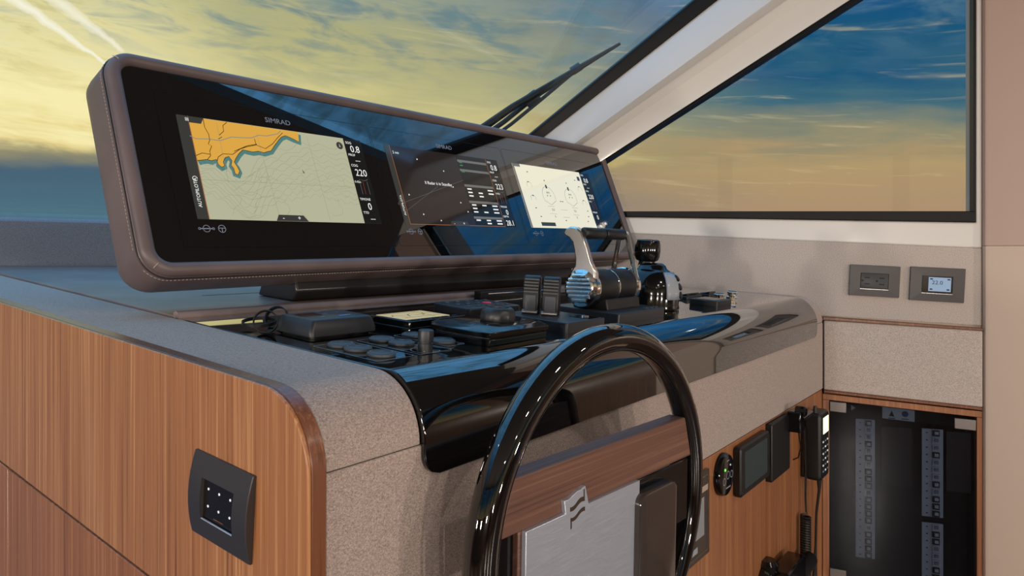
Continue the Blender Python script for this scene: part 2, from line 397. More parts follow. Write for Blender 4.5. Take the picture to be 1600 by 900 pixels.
# hull side on the right: everything in the wall frame (s along, w inboard, z up)
WM = Matrix.Translation((0, 0, E)) @ WF
def sz(u, v, w): return (u, w, v)
def wpoly(name, poly, w0, w1, m, parent=None, bevel=0, **k):
    return MB().prism(poly, w0, w1, sz).build(name, m, parent, None if parent else WM, bevel=bevel, **k)
wall = struct(wpoly('wall_right', [(-4.2, -E), (1.16, -E), (1.16, .10), (-4.2, .04)], -.20, -.16, BEIGE))
k0 = MB().prism([(-.365, -.37), (-.01, -.37), (-.01, -.18), (1.1, -.18), (1.1, .09), (-.365, .03)], -.16, -.012, sz)
k0.prism([(-.365, -E), (-.01, -E), (-.01, -.90), (-.365, -.90)], -.16, -.012, sz)
k0.build('inner_lining', BEIGE, wall)
FT = lambda s: .0295 + .0506 * s                     # top of the fabric band
fb = wpoly('fabric_band', [(-.364, -.180), (.0, -.1655), (.0, -.2), (1.06, -.2), (1.06, FT(1.06)), (-.364, FT(-.364))], -.012, 0, FABG, wall, bevel=.003)
WB = lambda s: .0865 + .0335 * (s + .0)              # lower edge of the window seal
trim3 = struct(wpoly('trim_3', [(-.365, FT(-.365)), (1.06, FT(1.06)), (1.06, WB(1.06)), (-.351, WB(-.351)), (-.351, .92), (-.365, .92)], -.05, -.002, GEL, bevel=.004), 'white moulding under the side window')
WTs = lambda z: .569 - 1.706 * (z - .2705)
SB = lambda s: .1095 + .02 * s
g_poly = [(-.35, SB(-.35)), (WTs(.125), .125), (WTs(.86), .86), (-.35, .84)]
g_poly = [(-.35, SB(-.35)), (WTs(.125), .125), (-.35, .2705 + (.569 + .35) / 1.706)]
win2 = struct(wpoly('window_2', g_poly, -.034, -.028, WGLASS), 'triangular side window to starboard')
sm = MB().prism([(-.351, WB(-.351)), (1.0, WB(1.0)), (1.0, SB(1.0)), (-.351, SB(-.351))], -.04, .004, sz)
sm.build('sill_seal', SEAL, win2, bevel=.002)
MB().prism([(-.352, WB(-.35)), (-.346, WB(-.35)), (-.346, .83), (-.352, .83)], -.036, .0, sz).build('upright_seal', SEAL, win2)
dg = MB(); 
dg.prism([(WTs(.11), .11), (WTs(.11) + .03, .11), (WTs(.84) + .03, .84), (WTs(.84), .84)], -.04, .006, sz)
dg.build('rake_seal', SEAL, win2)
# beige column
cl = MB(); lp = [(-.366, -.16), (-.366, .004), (-.369, .011), (-.376, .014), (-.60, .014), (-.60, -.16)]
cl.loft([[(s, w, z) for s, w in lp] for z in (-E, .0165)])
colm = struct(cl.build('trim_4', BEIGE, None, WM), 'beige column at the aft end of the side window')
cu = MB(); lp2 = [(s - .0, w - (.002 if w > 0 else 0)) for s, w in lp]
cu.loft([[(s, w, z) for s, w in lp2] for z in (.0175, .93)]).build('upper_panel', mat('rose_beige', (182, 156, 144), .5), colm)
aft = MB().prism([(-4.2, -E), (-.60, -E), (-.60, .05), (-4.2, .05)], -.16, 0, sz).prism([(-4.2, .78), (-.6, .78), (-.6, .94), (-4.2, .94)], -.16, 0, sz)
for s in (-1.7, -2.9): aft.prism([(s, .05), (s + .14, .05), (s + .14, .78), (s, .78)], -.12, 0, sz)
aft.build('aft_lining', CABIN, wall)
struct(wpoly('window_5', [(-4.2, .05), (-.6, .05), (-.6, .78), (-4.2, .78)], -.06, -.052, WGLASS), 'side glazing aft of the column')

# ------------------------------------------------------------------ helm console
con = empty('helm_console', Matrix.Translation((1.1, .9, -E)), 'wood-sided helm console with grey wool top and black lacquer dashboard', 'console')
CI = Matrix.Translation((-1.1, -.9, E))
R0 = .065; ZC = tz(FY + R0) - R0
def prof(o, z0, y1, na=10):
    """console side profile (y, z), offset o outwards, from z0 on the front face up, over and back to y1"""
    pts = [(FY - o, z0)] if z0 is not None else []
    pts += arc(FY + R0, ZC, R0 + o, 180, 90 + 3.9, na)
    pts.append((y1, tz(y1, o))); return pts
def yz(u, v, w): return (w, u, v)
YB = 1.74
ca = MB().prism(prof(-.008, -E, YB) + [(YB, -E)], .367, 1.60, yz); ca.prism(prof(-.008, -E, .96) + [(.96, -E)], 1.60, 1.80, yz)
ca.build('carcass', PLA, con, CI)
# wooden side panel: veneer face plus a darker edge band, split by a raking groove
GL = lambda y: -.292 + .0937 * (y - 1.163)
def sidep(o, y1): return prof(o, None, y1, 12)
up = [(FY - .002, GL(FY) + .0018)] + sidep(.002, YB) + [(YB, GL(YB) + .0018)]
MB().prism(up, XL, XL + .004, yz).build('side_panel', WOOD, con, CI, bevel=.0012)
MB().prism([(y + (.0009 if i == 0 else 0), z) for i, (y, z) in enumerate(up)], XL + .004, .366, yz).build('edge_band', WOODE, con, CI, bevel=.0012)
YS = 1.135
for y0, y1 in ((FY - .002, YS - .0015), (YS + .0015, YB)):
    MB().prism([(y0, -E), (y0, GL(y0) - .0018), (y1, GL(y1) - .0018), (y1, -E)], XL + .0005, .366, yz).build('lower_panel', WOODF, con, CI, bevel=.0012)
MB().prism([(FY, GL(FY) - .004), (FY, GL(FY) + .004), (YB, GL(YB) + .004), (YB, GL(YB) - .004)], XL + .004, .3655, yz).build('groove_inlay', SATIN, con, CI)
# grey wool: side strip that rolls over the front edge, lower front, right end cap
ZS = -.181
def slab(o0, o1, z0, y1, x0, x1): return MB().prism(prof(o1, z0, y1, 14) + prof(o0, z0, y1, 14)[::-1], x0, x1, yz)
slab(-.008, 0, ZS, YB, .3665, .4755).build('wool_strip', FAB, con, CI, bevel=.0015)
slab(-.008, 0, ZS, .70, 1.8865, 1.955).build('wool_end_cap', FAB, con, CI, bevel=.0015)
MB().box(.3665, 1.962, FY + .0006, FY + .008, -.356, ZS - .0012).build('wool_front', FAB, con, CI, bevel=.002)
MB().box(.3665, 1.964, FY + .003, FY + .02, -E, -.3585).build('front_panel', WOODF, con, CI, bevel=.001)
# leather deck behind the dashboard, with a rolled front lip
DY = .935
base_y = lambda x: B0.y + (B0.x - x) * .22 - .006
dk = [(.4768, DY), (wallx(DY) - .004, DY), (wallx(1.50) - .006, 1.50), (1.55, base_y(1.55)), (.4768, base_y(.4768))]
MB().add([(x, y, tz(y, h)) for h in (-.02, .003) for x, y in dk], [(4, 3, 2, 1, 0), (5, 6, 7, 8, 9)] + [(i, (i + 1) % 5, 5 + (i + 1) % 5, 5 + i) for i in range(5)]).build('leather_deck', LEAD, con, CI, bevel=.001)
MB().tube([(.4775, DY - .002, tz(DY, .0005)), (1.0, DY - .002, tz(DY, .0005)), (wallx(DY) - .012, DY - .002, tz(DY, .0005))], .0085, 14).build('deck_lip', LEAD, con, CI)
MB().add([(x, y, tz(y, .0034)) for x, y in ((.62, 1.122), (.98, 1.122), (.98, 1.127), (.62, 1.127))], [(0, 1, 2, 3)]).build('deck_slot', PLA, con, CI)
# black lacquer dashboard rolled over the front edge
st = []; rr = .022; zb = -.213
z = zb
n_st = 26
pf_o = [(FY - .005, zb + (ZC - zb) * i / 8) for i in range(8)] + arc(FY + R0, ZC, R0 + .005, 180, 93.9, 16)
pf_i = [(FY + .001, zb + (ZC - zb) * i / 8) for i in range(8)] + arc(FY + R0, ZC, R0 - .003, 180, 93.9, 16)
for i in range(1, 11):
    y = FY + R0 + (DY - .006 - FY - R0) * i / 10; pf_o.append((y, tz(y, .0005))); pf_i.append((y, tz(y, -.006)))
# ease the roll into the flat top
for i in range(20, 26):
    y, zz = pf_o[i]; pf_o[i] = (y, min(zz, tz(y, .0005 + .0045 * max(0, (25 - i) / 5) * .3)))
loops = []; s_len = 0
for i, ((y, zo), (yi, zi)) in enumerate(zip(pf_o, pf_i)):
    if i: s_len += math.hypot(y - pf_o[i - 1][0], zo - pf_o[i - 1][1])
    ins = rr - math.sqrt(max(0, rr * rr - max(0, rr - s_len) ** 2)) if s_len < rr else 0
    x0, x1 = .4768 + ins, min(1.8852, wallx(y) - .006) - ins
    xs = [x0 + (x1 - x0) * k / 4 for k in range(5)]
    loops.append([(x, y, zo) for x in xs] + [(x, yi, zi) for x in xs[::-1]])
dash = MB().loft(loops).build('dashboard_panel', LACQ, con, CI, bevel=.0012, ang=30)
# ------------------------------------------------------------------ display pod
PO = Vector((.52249, .95874, .0483)); yaw, lean, roll = -.00331, .35662, .01351
PX = Vector((math.cos(yaw) * math.cos(roll), math.sin(yaw) * math.cos(roll), math.sin(roll)))
PU = Vector((-math.sin(yaw) * math.sin(lean), math.cos(yaw) * math.sin(lean), math.cos(lean))); PU = (PU - PX * PU.dot(PX)).normalized()
PN = PX.cross(PU)
if PN.y > 0: PN = -PN
PF = frame(PO, PX, PU, PN)
pod = empty('display_pod', PF, 'long brown leather-wrapped display pod with three navigation screens', 'display')
I4 = Matrix()
X0, X1, U0, U1, RC = -.0885, 1.276, -.0845, .2545, .040
def rl(ins, n, r=None, k=8): return [(x, y, n) for x, y in rrect(X0 + ins, X1 - ins, U0 + ins, U1 - ins, max((RC if r is None else r) - ins, .004), k)]
MB().loft([rl(.030, -.086), rl(.014, -.085), rl(.005, -.080), rl(.0012, -.072), rl(0, -.062), rl(0, -.012), rl(.0012, -.007), rl(.004, -.0045), rl(.02, -.0045)]).build('leather_shell', LEA, pod, I4, ang=50)
MB().tube([(x, y, -.0025) for x, y, n in rl(.0105, 0, k=10)], .0098, 14, closed=True).build('padded_rim', LEA, pod, I4, ang=80)
MB().tube([(x, y, -.0098) for x, y, n in rl(.0006, 0, k=10)], .0014, 8, closed=True).build('rim_groove_line', mat('dark_groove_line', (30, 26, 26), .5), pod, I4, ang=80)  # thin dark tube put in as the dark line of the seam groove
# stitching that runs round the shell just behind the rim
sm = MB(); path = [Vector(p) for p in rl(-.0004, -.0165, k=12)]
acc = 0.
for i in range(len(path)):
    a, b = path[i], path[(i + 1) % len(path)]; Ls = (b - a).length; t = -acc
    while t + .0052 < Ls:
        if t >= 0:
            p = a.lerp(b, t / Ls); q = a.lerp(b, (t + .0034) / Ls); sm.tube([p, q], .00055, 4)
        t += .0056
    acc = Ls - t if Ls > t else 0
so = sm.build('stitching', mat('tan_thread', (176, 158, 146), .7), pod, I4, smooth=False); so['kind'] = 'stuff'
for (x, y, a) in ((-.0765, -.0725, 45), (-.0765, .2425, -45)):
    MB().tube([(x - .0 + .012 * math.cos(math.radians(a)) * t, y + .012 * math.sin(math.radians(a)) * t, .0073 - .004 * (2 * t - 1) ** 2) for t in (0, .25, .5, .75, 1)], .0006, 5).build('rim_seam', mat('tan_thread'), pod, I4)
g = rrect(-.0715, 1.259, -.0675, .2375, .028, 8)
glass = MB().prism(g, -.0046, -.0012).build('glass_panel', GLASSB, pod, I4, bevel=.0004)
GZ = -.0012
SW, SH, SP = .345, .16515, .345 + .0582
def pp(px, py):                                     # a point of the glass seen at a photo pixel, in pod coordinates
    v = hit(px, py, PO + PN * GZ, PN) - PO; return (v.dot(PX), v.dot(PU))
SCR_T = screen('chart_water', (192, 192, 162), .80); SCR_O = screen('chart_land', (228, 172, 72), .85); SCR_D = screen('screen_dark', (70, 70, 66), .6)
SCR_K = screen('screen_black', (30, 30, 28), .6); SCR_W = screen('screen_white', (240, 240, 236), .95); SCR_P = screen('page_ivory', (236, 232, 208), .9)
SCR_TE = screen('chart_shallows', (92, 142, 138), .7); SCR_L = screen('chart_contour', (158, 158, 132), .75); SCR_R = screen('chart_road', (70, 50, 22), .5)
SCR_B = screen('chart_river', (150, 156, 150), .7); SCR_OR = screen('chart_border', (190, 120, 70), .7); SCR_G = screen('screen_grey', (128, 128, 126), .6)
SCR_RD = screen('radar_ground', (52, 44, 42), .55); SCR_GR = screen('screen_green', (70, 150, 90), .6); SCR_M = screen('screen_maroon', (150, 60, 50), .6)
def unit(i, label):
    x = i * SP; b = MB()
    ribbon(b, rrect(x - .027, x + SW + .027, -.043, SH + .034, .006, 3), .0007, GZ + .0001, closed=True)
    u = b.build('bezel_line', mat('bezel_line', (8, 9, 11), .2), pod, I4)
    return x
def layer(n): return GZ + .00022 + .00014 * n
def flat(name, polys, n, m, parent):
    mb = MB()
    for p in polys: mb.add([(x, y, layer(n)) for x, y in p], [list(range(len(p)))])
    o = mb.build(name, m, parent, I4, smooth=False)
    if len(polys) > 1: o['kind'] = 'stuff'
    return o
def lines(name, pls, w, n, m, parent, closed=False):
    mb = MB()
    for p in pls: ribbon(mb, p, w, layer(n), closed=closed)
    o = mb.build(name, m, parent, I4, smooth=False)
    if len(pls) > 1: o['kind'] = 'stuff'
    return o
def rect(x0, x1, y0, y1): return [(x0, y0), (x1, y0), (x1, y1), (x0, y1)]
def txt(s, x, y, size, parent, n=5, m=None, align='LEFT', sx=1., rot=0, name='lettering'):
    return text(name, s, size, m or SCR_W, parent, T3(x, y, layer(n)) @ RZ(rot), align, sx, .00003)
def clip_line(p, x0, x1, y0, y1): return [(min(max(x, x0), x1), min(max(y, y0), y1)) for x, y in p]
XPW, XDW = .030, .047            # left tool strip and right data column widths
# ---- left screen: coastal chart
x = unit(0, '')
s1 = MB().prism(rect(x, x + SW, 0, SH), GZ, layer(0)).build('chart_screen', SCR_D, pod, I4)
s1['label'] = 'screen showing a coastal chart with orange land'
dx0, dx1 = x + .0175, x + SW - .0395
flat('water', [rect(dx0, dx1, 0, SH)], 1, SCR_T, s1)
cr = lambda a, b: pp(270 + a / 4.5, 170 + b / 4.5)
coast = [(880, 172), (886, 236), (850, 216), (815, 200), (790, 190), (762, 200), (745, 218), (715, 258), (690, 297), (665, 302), (640, 310), (600, 300), (560, 305), (520, 296), (490, 290), (462, 318), (442, 350), (430, 376), (452, 408), (468, 440), (458, 466), (436, 456), (426, 420), (408, 398), (414, 366), (392, 336), (366, 345), (354, 374), (362, 404), (342, 412), (318, 392), (306, 357), (272, 366), (235, 358), (200, 362), (150, 366)]
cpts = [cr(*p) for p in coast]
SHm = SH - .0006
land = [(dx0, SHm)] + [(min(p[0], dx1), min(p[1], SHm)) for p in cpts] + [(dx0, cpts[-1][1])]
land[1] = (land[1][0], SHm)
lines('shallows', [[(max(px_, dx0 + .002), py_ - .0025) for px_, py_ in cpts]], .0085, 2, SCR_TE, s1)
flat('land', [land], 3, SCR_O, s1)
lines('coastline', [cpts[1:]], .0009, 4, SCR_R, s1)
lines('road', [[cr(*p) for p in q] for q in ([(210, 70), (222, 130), (250, 180), (258, 220), (248, 250), (272, 262), (258, 300), (265, 330), (240, 360)], [(378, 96), (350, 120), (356, 160), (325, 186), (345, 200), (318, 214)], [(150, 335), (205, 312), (262, 322)],
      [(310, 372), (318, 340), (350, 318), (420, 322), (470, 285), (520, 268), (585, 256), (650, 282), (700, 248), (735, 205), (770, 170)], [(572, 212), (585, 256)], [(430, 300), (520, 262), (590, 250)])], .0010, 4, SCR_R, s1)
lines('river', [[cr(*p) for p in ((118, 190), (160, 212), (250, 214), (330, 226), (410, 200), (470, 204), (550, 206), (600, 188), (660, 192), (735, 178), (756, 156))]], .0014, 4, SCR_B, s1)
rnd = random.Random(3); cl_ = []
for k in range(11):                                 # depth contours following the coast
    off = .008 + .006 * k; p = []
    for i in range(46):
        xx = dx0 + (dx1 - dx0) * i / 45
        yb = .112 - .03 * math.exp(-((xx - .085) / .03) ** 2) + .045 * min(1, max(0, (xx - .10) / .12))
        p.append((xx, yb - off * (1 + .8 * xx / .3) + .0035 * math.sin(i * (.9 + .13 * k) + k) + rnd.uniform(-.0016, .0016)))
    p = [q for q in p if .002 < q[1] < SH - .004]
    if len(p) > 4: cl_.append(p)
for k in range(16):
    xx, yy = rnd.uniform(dx0 + .01, dx1 - .03), rnd.uniform(.006, .09); p = []; a = rnd.uniform(-1.5, 1.5)
    for i in range(14):
        p.append((xx, yy)); a += rnd.uniform(-.9, .9); xx += .0045 * math.cos(a); yy += .0045 * math.sin(a)
    cl_.append([q for q in p if dx0 + .002 < q[0] < dx1 - .002 and .002 < q[1] < SH - .01])
lines('depth_contour', [p for p in cl_ if len(p) > 2], .00042, 2, SCR_L, s1)
lines('grid_line', [[(dx0, .062), (dx1, .069)], [(.135, .002), (.128, .15)], [(.232, .002), (.226, .158)], [(.06, .06), (.062, .16)]], .0005, 4, SCR_L, s1)
lines('orange_edge', [[(dx0, 0), (dx0, SH)]], .0011, 5, SCR_OR, s1)
flat('data_column', [rect(dx1, x + SW, 0, SH)], 5, SCR_K, s1); flat('menu_tab', [[(x, SH - .0105), (x + .036, SH - .0105), (x + .042, SH), (x, SH)]], 5, SCR_D, s1)
flat('zoom_tab', [[(.128, 0), (.188, 0), (.180, .0105), (.134, .0105)]], 5, SCR_D, s1)
txt('-', .140, .002, .011, s1, 6); txt('+', .168, .002, .011, s1, 6)
txt('III', .012, SH - .0085, .008, s1, 6)
txt('AUTOPILOTA', .0105, .018, .0075, s1, 6, rot=90); lines('autopilot_ring', [arc(.0085, .055 + .008, .0036, 0, 330, 12)], .0008, 6, SCR_W, s1)
flat('compass_button', [arc(dx1 - .012, SH - .016, .0072, 0, 345, 18)], 5, SCR_D, s1); flat('compass_needle', [[(dx1 - .0135, SH - .019), (dx1 - .0105, SH - .019), (dx1 - .0125, SH - .0115)]], 6, SCR_T, s1)
flat('boat_marker', [[(.2005, .088), (.2035, .0865), (.1995, .0945)]], 5, SCR_K, s1)
def data(sx, parent, vals, x1):
    for y, s_, sz_ in vals:
        if sz_ < .01: txt(s_, sx + .003, y, sz_, parent, 6)
        else: txt(s_, sx + .0215, y, sz_, parent, 6, align='CENTER', sx=.95)
D1 = [(.155, 'SOG', .0068), (.139, '0.8', .019), (.131, 'PROF', .0065), (.119, '---', .0125), (.110, 'COG', .0068), (.092, '220', .019), (.044, 'TIMONE', .0065), (.026, '0', .019), (.018, 'TTD', .0065), (.005, '---', .0125)]
data(dx1, s1, D1, x + SW)
def rudder(sx, parent):
    lines('rudder_scale', [[(sx + .013, .056), (sx + .013, .085), (sx + .025, .083), (sx + .033, .086)], [(sx + .030, .056), (sx + .030, .082)]], .0008, 6, SCR_G, parent)
    lines('rudder_bar', [[(sx + .020, .056), (sx + .020, .082)]], .0011, 6, SCR_M, parent)
    txt('0.42m', sx + .0015, .078, .0058, parent, 6)
rudder(dx1, s1)
# ---- middle screen: radar on standby
x = unit(1, '')
s2 = MB().prism(rect(x, x + SW, 0, SH), GZ, layer(0)).build('radar_screen', SCR_RD, pod, I4)
s2['label'] = 'dark screen with the radar on standby'
dx0, dx1 = x + .014, x + SW - .041; tx0 = x + .205
flat('tool_strip', [rect(x, dx0, 0, SH)], 1, SCR_D, s2)
lines('orange_edge', [[(dx0, 0), (dx0, SH)], [(dx1, 0), (dx1, SH)], [(dx0, .0006), (dx1, .0006)]], .0009, 3, SCR_OR, s2)
tb = []; gb = []
for k, y in enumerate((.154, .132, .096, .058, .022)): gb.append(rect(tx0, dx1 - .002, y - .0055, y))
flat('target_table', [rect(tx0, dx1 - .0015, .002, SH - .002)], 1, SCR_K, s2)
flat('table_heading', gb, 2, SCR_G, s2)
tb = [rect(tx0 + .006 + .034 * c, tx0 + .006 + .034 * c + (.014 if c < 2 else .018), y, y + .003) for y in (.084, .076, .068, .047, .039, .031, .012, .005) for c in range(3) if (c + int(y * 1000)) % 5]
flat('table_entry', tb, 3, SCR_W, s2)
flat('table_green', [rect(tx0 + .004, tx0 + .014, y, y + .003) for y in (.146, .139, .124)], 3, SCR_GR, s2)
txt('Il Radar è in Standby', x + .085, .088, .0095, s2, 4)
lines('range_ring', [arc(x + .112, .035, r, 0, 360, 30) for r in ()] + [[(dx0, .045), (tx0, .105)], [(dx0, .028), (x + .12, .085)]], .0005, 2, SCR_G, s2)
flat('target_mark', [[(x + a, b), (x + a + .004, b + .0015), (x + a + .001, b + .004)] for a, b in ((.03, .06), (.055, .02), (.10, .008), (.15, .12), (.175, .05), (.08, .14), (.19, .03), (.165, .085))], 2, SCR_W, s2)
flat('zoom_tab', [[(x + .125, 0), (x + .185, 0), (x + .178, .0095), (x + .131, .0095)]], 3, SCR_D, s2); txt('-', x + .137, .0015, .010, s2, 4); txt('+', x + .165, .0015, .010, s2, 4)
flat('data_column', [rect(dx1 + .001, x + SW, 0, SH)], 3, SCR_K, s2)
data(dx1, s2, [(.155, 'SOG', .0065), (.138, '0.8', .019), (.130, 'PROF', .0062), (.119, '---', .0125), (.110, 'COG', .0065), (.091, '223', .019), (.046, 'TIMONE', .0062), (.029, '0', .018), (.0225, 'DEPTH', .0062), (.003, '28.1', .018)], x + SW)
rudder(dx1, s2)
txt('2 nm', x + .018, .148, .008, s2, 4); txt('AUTOPILOTA', x + .0095, .018, .0068, s2, 4, rot=90)
# ---- right screen: engine page
x = unit(2, '')
s3 = MB().prism(rect(x, x + SW, 0, SH), GZ, layer(0)).build('engine_screen', SCR_P, pod, I4)
s3['label'] = 'ivory engine page screen'
dx0, dx1 = x + .014, x + SW - .047
flat('tool_strip', [rect(x, x + .006, 0, SH), rect(x, x + .03, SH - .008, SH)], 1, SCR_G, s3)
flat('data_column', [rect(dx1, x + SW, 0, SH)], 1, SCR_K, s3)
for cx_ in (x + .115, x + .215):
    lines('engine_dial', [arc(cx_, .085, .026, 200, -20, 18), [(cx_ - .026, .074), (cx_, .062), (cx_ + .026, .074)]], .0009, 1, SCR_G, s3)
    flat('engine_needle', [rect(cx_ - .003, cx_ + .003, .106, .116), rect(cx_ - .002, cx_ + .002, .126, .129), rect(cx_ - .008, cx_ - .005, .085, .088), rect(cx_ + .005, cx_ + .008, .085, .088)], 2, SCR_K, s3)
    txt('RPM', cx_, .092, .0075, s3, 2, SCR_D, 'CENTER'); txt('0.0', cx_, .046, .009, s3, 2, SCR_D, 'CENTER'); txt('0', cx_, .028, .0085, s3, 2, SCR_D, 'CENTER')
lines('small_dial', [arc(cx_, cy_, .010, 200, -20, 10) for cx_, cy_ in ((x + .045, .110), (x + .045, .075), (x + .275, .112), (x + .275, .072))], .0008, 1, SCR_G, s3)
flat('small_mark', [rect(x + a, x + a + .006, b, b + .0022) for a, b in ((.05, .145), (.04, .118), (.043, .082), (.157, .072), (.166, .072), (.27, .12), (.27, .08), (.26, .138), (.04, .05), (.275, .05), (.155, .02), (.26, .02), (.05, .028), (.27, .034))], 2, SCR_D, s3)
lines('caption_rule', [[(x + a, b), (x + a + .03, b)] for a, b in ((.095, .058), (.205, .058), (.15, .05), (.095, .038), (.20, .038), (.15, .030))], .0006, 1, SCR_G, s3)
flat('page_button', [rect(x + .045, x + .105, .005, .0145)], 1, SCR_D, s3); flat('corner_button', [rect(dx1 - .020, dx1 - .008, SH - .026, SH - .014)], 1, SCR_D, s3)
data(dx1, s3, [(.155, 'SOG', .0065), (.136, '0.8', .018), (.128, 'PROF', .0062), (.117, '---', .0125), (.108, 'COG', .0065), (.088, '220', .018), (.046, 'TIMONE', .0062), (.028, '0', .018), (.006, '---', .0125)], x + SW)
rudder(dx1, s3)
# maker's lettering above and touch icons below each screen
LOGO = mat('bezel_lettering', (120, 126, 138), .4, emit=(110, 116, 128), es=.25)
for i in range(3):
    x = i * SP
    text('maker_lettering', 'SIMRAD', .0125, LOGO, pod, T3(x + .175, SH + .0105, GZ + .0002), 'CENTER', 1.12, .00004)
    ic = MB(); ribbon(ic, arc(x + .0105, -.0145, .0052, 0, 350, 16), .0009, GZ + .0003, closed=True); ribbon(ic, [(x + .0005, -.0145), (x + .0205, -.0145)], .0016, GZ + .0003)
    for q in (0, .021): ribbon(ic, arc(x + q, -.0145, .0016, 0, 320, 8), .0009, GZ + .0003, closed=True)
    ic.build('power_icon', LOGO, pod, I4, smooth=False)
    ic = MB(); ribbon(ic, arc(x + .034, -.0145, .0056, 0, 350, 18), .0010, GZ + .0003, closed=True); ribbon(ic, [(x + .029, -.0135), (x + .039, -.0135)], .0012, GZ + .0003); ribbon(ic, [(x + .034, -.0135), (x + .034, -.0195)], .0012, GZ + .0003)
    ic.build('wheel_icon', LOGO, pod, I4, smooth=False)
# pedestal between pod and deck
ft = MB(); Z0 = .0035
def fl(y, h): return tz(y, h)
prof_f = [(.990, .004), (.978, .022), (.985, .046), (1.07, .046), (1.09, .004)]
ftp = [[(x, y, tz(y, h)) for y, h in prof_f] for x in (.702, 1.545)]
ft.loft(ftp)
PFI = (PF).inverted()
ft.build('pedestal', mat('graphite_pedestal', (44, 42, 43), .3, metal=.3), pod, PFI, bevel=.003)
# ------------------------------------------------------------------ steering wheel
SWC = Vector((.688, .395, -.294)) * .985; wy = -.076
SX = Vector((math.cos(wy), math.sin(wy), 0)); SU = Vector((0, -.0206, 1)).normalized(); SU = (SU - SX * SU.dot(SX)).normalized(); SN = SX.cross(SU)
SF = frame(SWC, SX, SU, SN)
wheel = empty('steering_wheel', SF, 'black lacquer steering wheel with walnut spoke and brushed metal hub plate', 'steering wheel')
def wp(px, py, n=0.):
    v = hit(px, py, SWC + SN * n, SN) - SWC; return (v.dot(SX), v.dot(SU))
RW = .197
MB().loft([[(math.cos(2 * math.pi * i / 96) * (RW + .0150 * math.cos(2 * math.pi * q / 20)), math.sin(2 * math.pi * i / 96) * (RW + .0150 * math.cos(2 * math.pi * q / 20)), .0165 * math.sin(2 * math.pi * q / 20)) for q in range(20)] for i in range(96)], wrap=True).build('rim', LACQ, wheel, I4, ang=80)
# fine groove ring on the inner face of the rim
MB().loft([[(math.cos(2 * math.pi * i / 96) * (RW - .0132 + .0022 * math.cos(2 * math.pi * q / 8)), math.sin(2 * math.pi * i / 96) * (RW - .0132 + .0022 * math.cos(2 * math.pi * q / 8)), .0085 + .0022 * math.sin(2 * math.pi * q / 8)) for q in range(8)] for i in range(96)], wrap=True).build('rim_inlay', GLOSSP, wheel, I4, ang=80)
bt, bb = wp(1060, 645, .009), wp(1062, 707, .009); bl_, bk = wp(800, 765, .009), wp(782, 862, .009)
ST, SB_ = (bt[1] + bl_[1]) / 2, (bb[1] + bk[1]) / 2
hx_ = lambda u: math.sqrt((RW - .0135) ** 2 - u * u)
MB().prism([(-hx_(SB_), SB_), (hx_(SB_), SB_), (hx_(ST), ST), (-hx_(ST), ST)], -.014, .009).build('spoke', WALNUT, wheel, I4, bevel=.0015)
px0, px1, pt = wp(822, 843, .0135)[0], wp(1000, 741, .0135)[0], (wp(822, 843, .0135)[1] + wp(1000, 741, .0135)[1]) / 2
pd0, pd1 = wp(1003, 745, .022)[0], wp(1060, 740, .022)[0]
MB().box(px0 - .004, pd1 + .006, -.16, SB_, -.014, .0075).build('hub_block', WALNUT, wheel, I4, bevel=.0015)
MB().prism([(-.178, SB_ - .001), (px0 - .004, SB_ - .001), (px0 - .004, -.03), (-.178, -.03)], -.014, .002).build('hub_wing', GLOSSP, wheel, I4, bevel=.002)
MB().prism([(px1 + .001, SB_ - .001), (.174, SB_ - .001), (.174, -.05), (px1 + .001, -.05)], .0, .0090).build('hub_wing', GLOSSP, wheel, I4, bevel=.002)
NP = .0135
ta, tb, tc, td = wp(882, 783, NP), wp(884, 806, NP), wp(914.5, 762, NP), wp(920, 786, NP)
wave = lambda a, b, k: (a[0] + (b[0] - a[0]) * k, a[1] + (b[1] - a[1]) * k + .0014 * math.sin(k * 2 * math.pi) * -1)
plate = [(px0, -.15), (px1, -.15), (px1, pt), (td[0], pt), (tc[0] + .0005, tc[1] + .002), (tc[0] - .0045, tc[1] + .001)] + [wave((ta[0], ta[1]), (tc[0] - .006, tc[1] - .0005), k) for k in (.95, .75, .5, .25, 0)] + [(tb[0], pt), (px0, pt)]
MB().prism(plate, .0076, NP).build('hub_plate', BRUSH, wheel, I4, bevel=.0006)
em = MB()
def wband(a, b, c, d, n=8):                          # a..b upper edge, d..c lower edge, gently waved like a flag
    up = [wave(a, b, i / n) for i in range(n + 1)]; lo = [wave(d, c, i / n) for i in range(n + 1)]
    em.prism(up + lo[::-1], NP - .0002, NP + .0003)
q = lambda a, b: wp(780 + a / 3.4618, 640 + b / 3.4618, NP)
wband(q(383, 530), q(456, 470), q(458, 494), q(383, 552)); 
wband(q(388, 588), q(463, 524), q(463, 546), q(390, 606)); em.prism([q(385, 590), q(391, 585), q(392, 640), q(386, 650)], NP - .0002, NP + .0003); em.prism([q(456, 432), q(461, 428), q(462, 492), q(457, 494)], NP - .0002, NP + .0003)
em.build('flag_emblem', mat('emblem_slot', (58, 44, 36), .5), wheel, I4, smooth=False)
pd = MB(); 
pd.loft([[(x, y, z) for x, y in rrect(pd0 + i, pd1 - i, -.135 + i, SB_ - .014 - i, .012, 6)] for z, i in ((.009, 0), (.018, 0), (.0210, .001), (.022, .004))]).build('gloss_pad', mat('smoked_pad', (58, 51, 48), .1, spec=.7), wheel, I4)
MB().lathe([(.03, -.075), (.026, -.045), (.04, -.018)], 28).build('column', GLOSSP, wheel, I4)

# ------------------------------------------------------------------ controls on the dashboard
def scr_line(name, pls, w, h, m, parent, closed=False):
    mb = MB()
    for p in pls: ribbon(mb, p, w, h, closed=closed)
    return mb.build(name, m, parent, I4, smooth=False)
H0_ = .0007
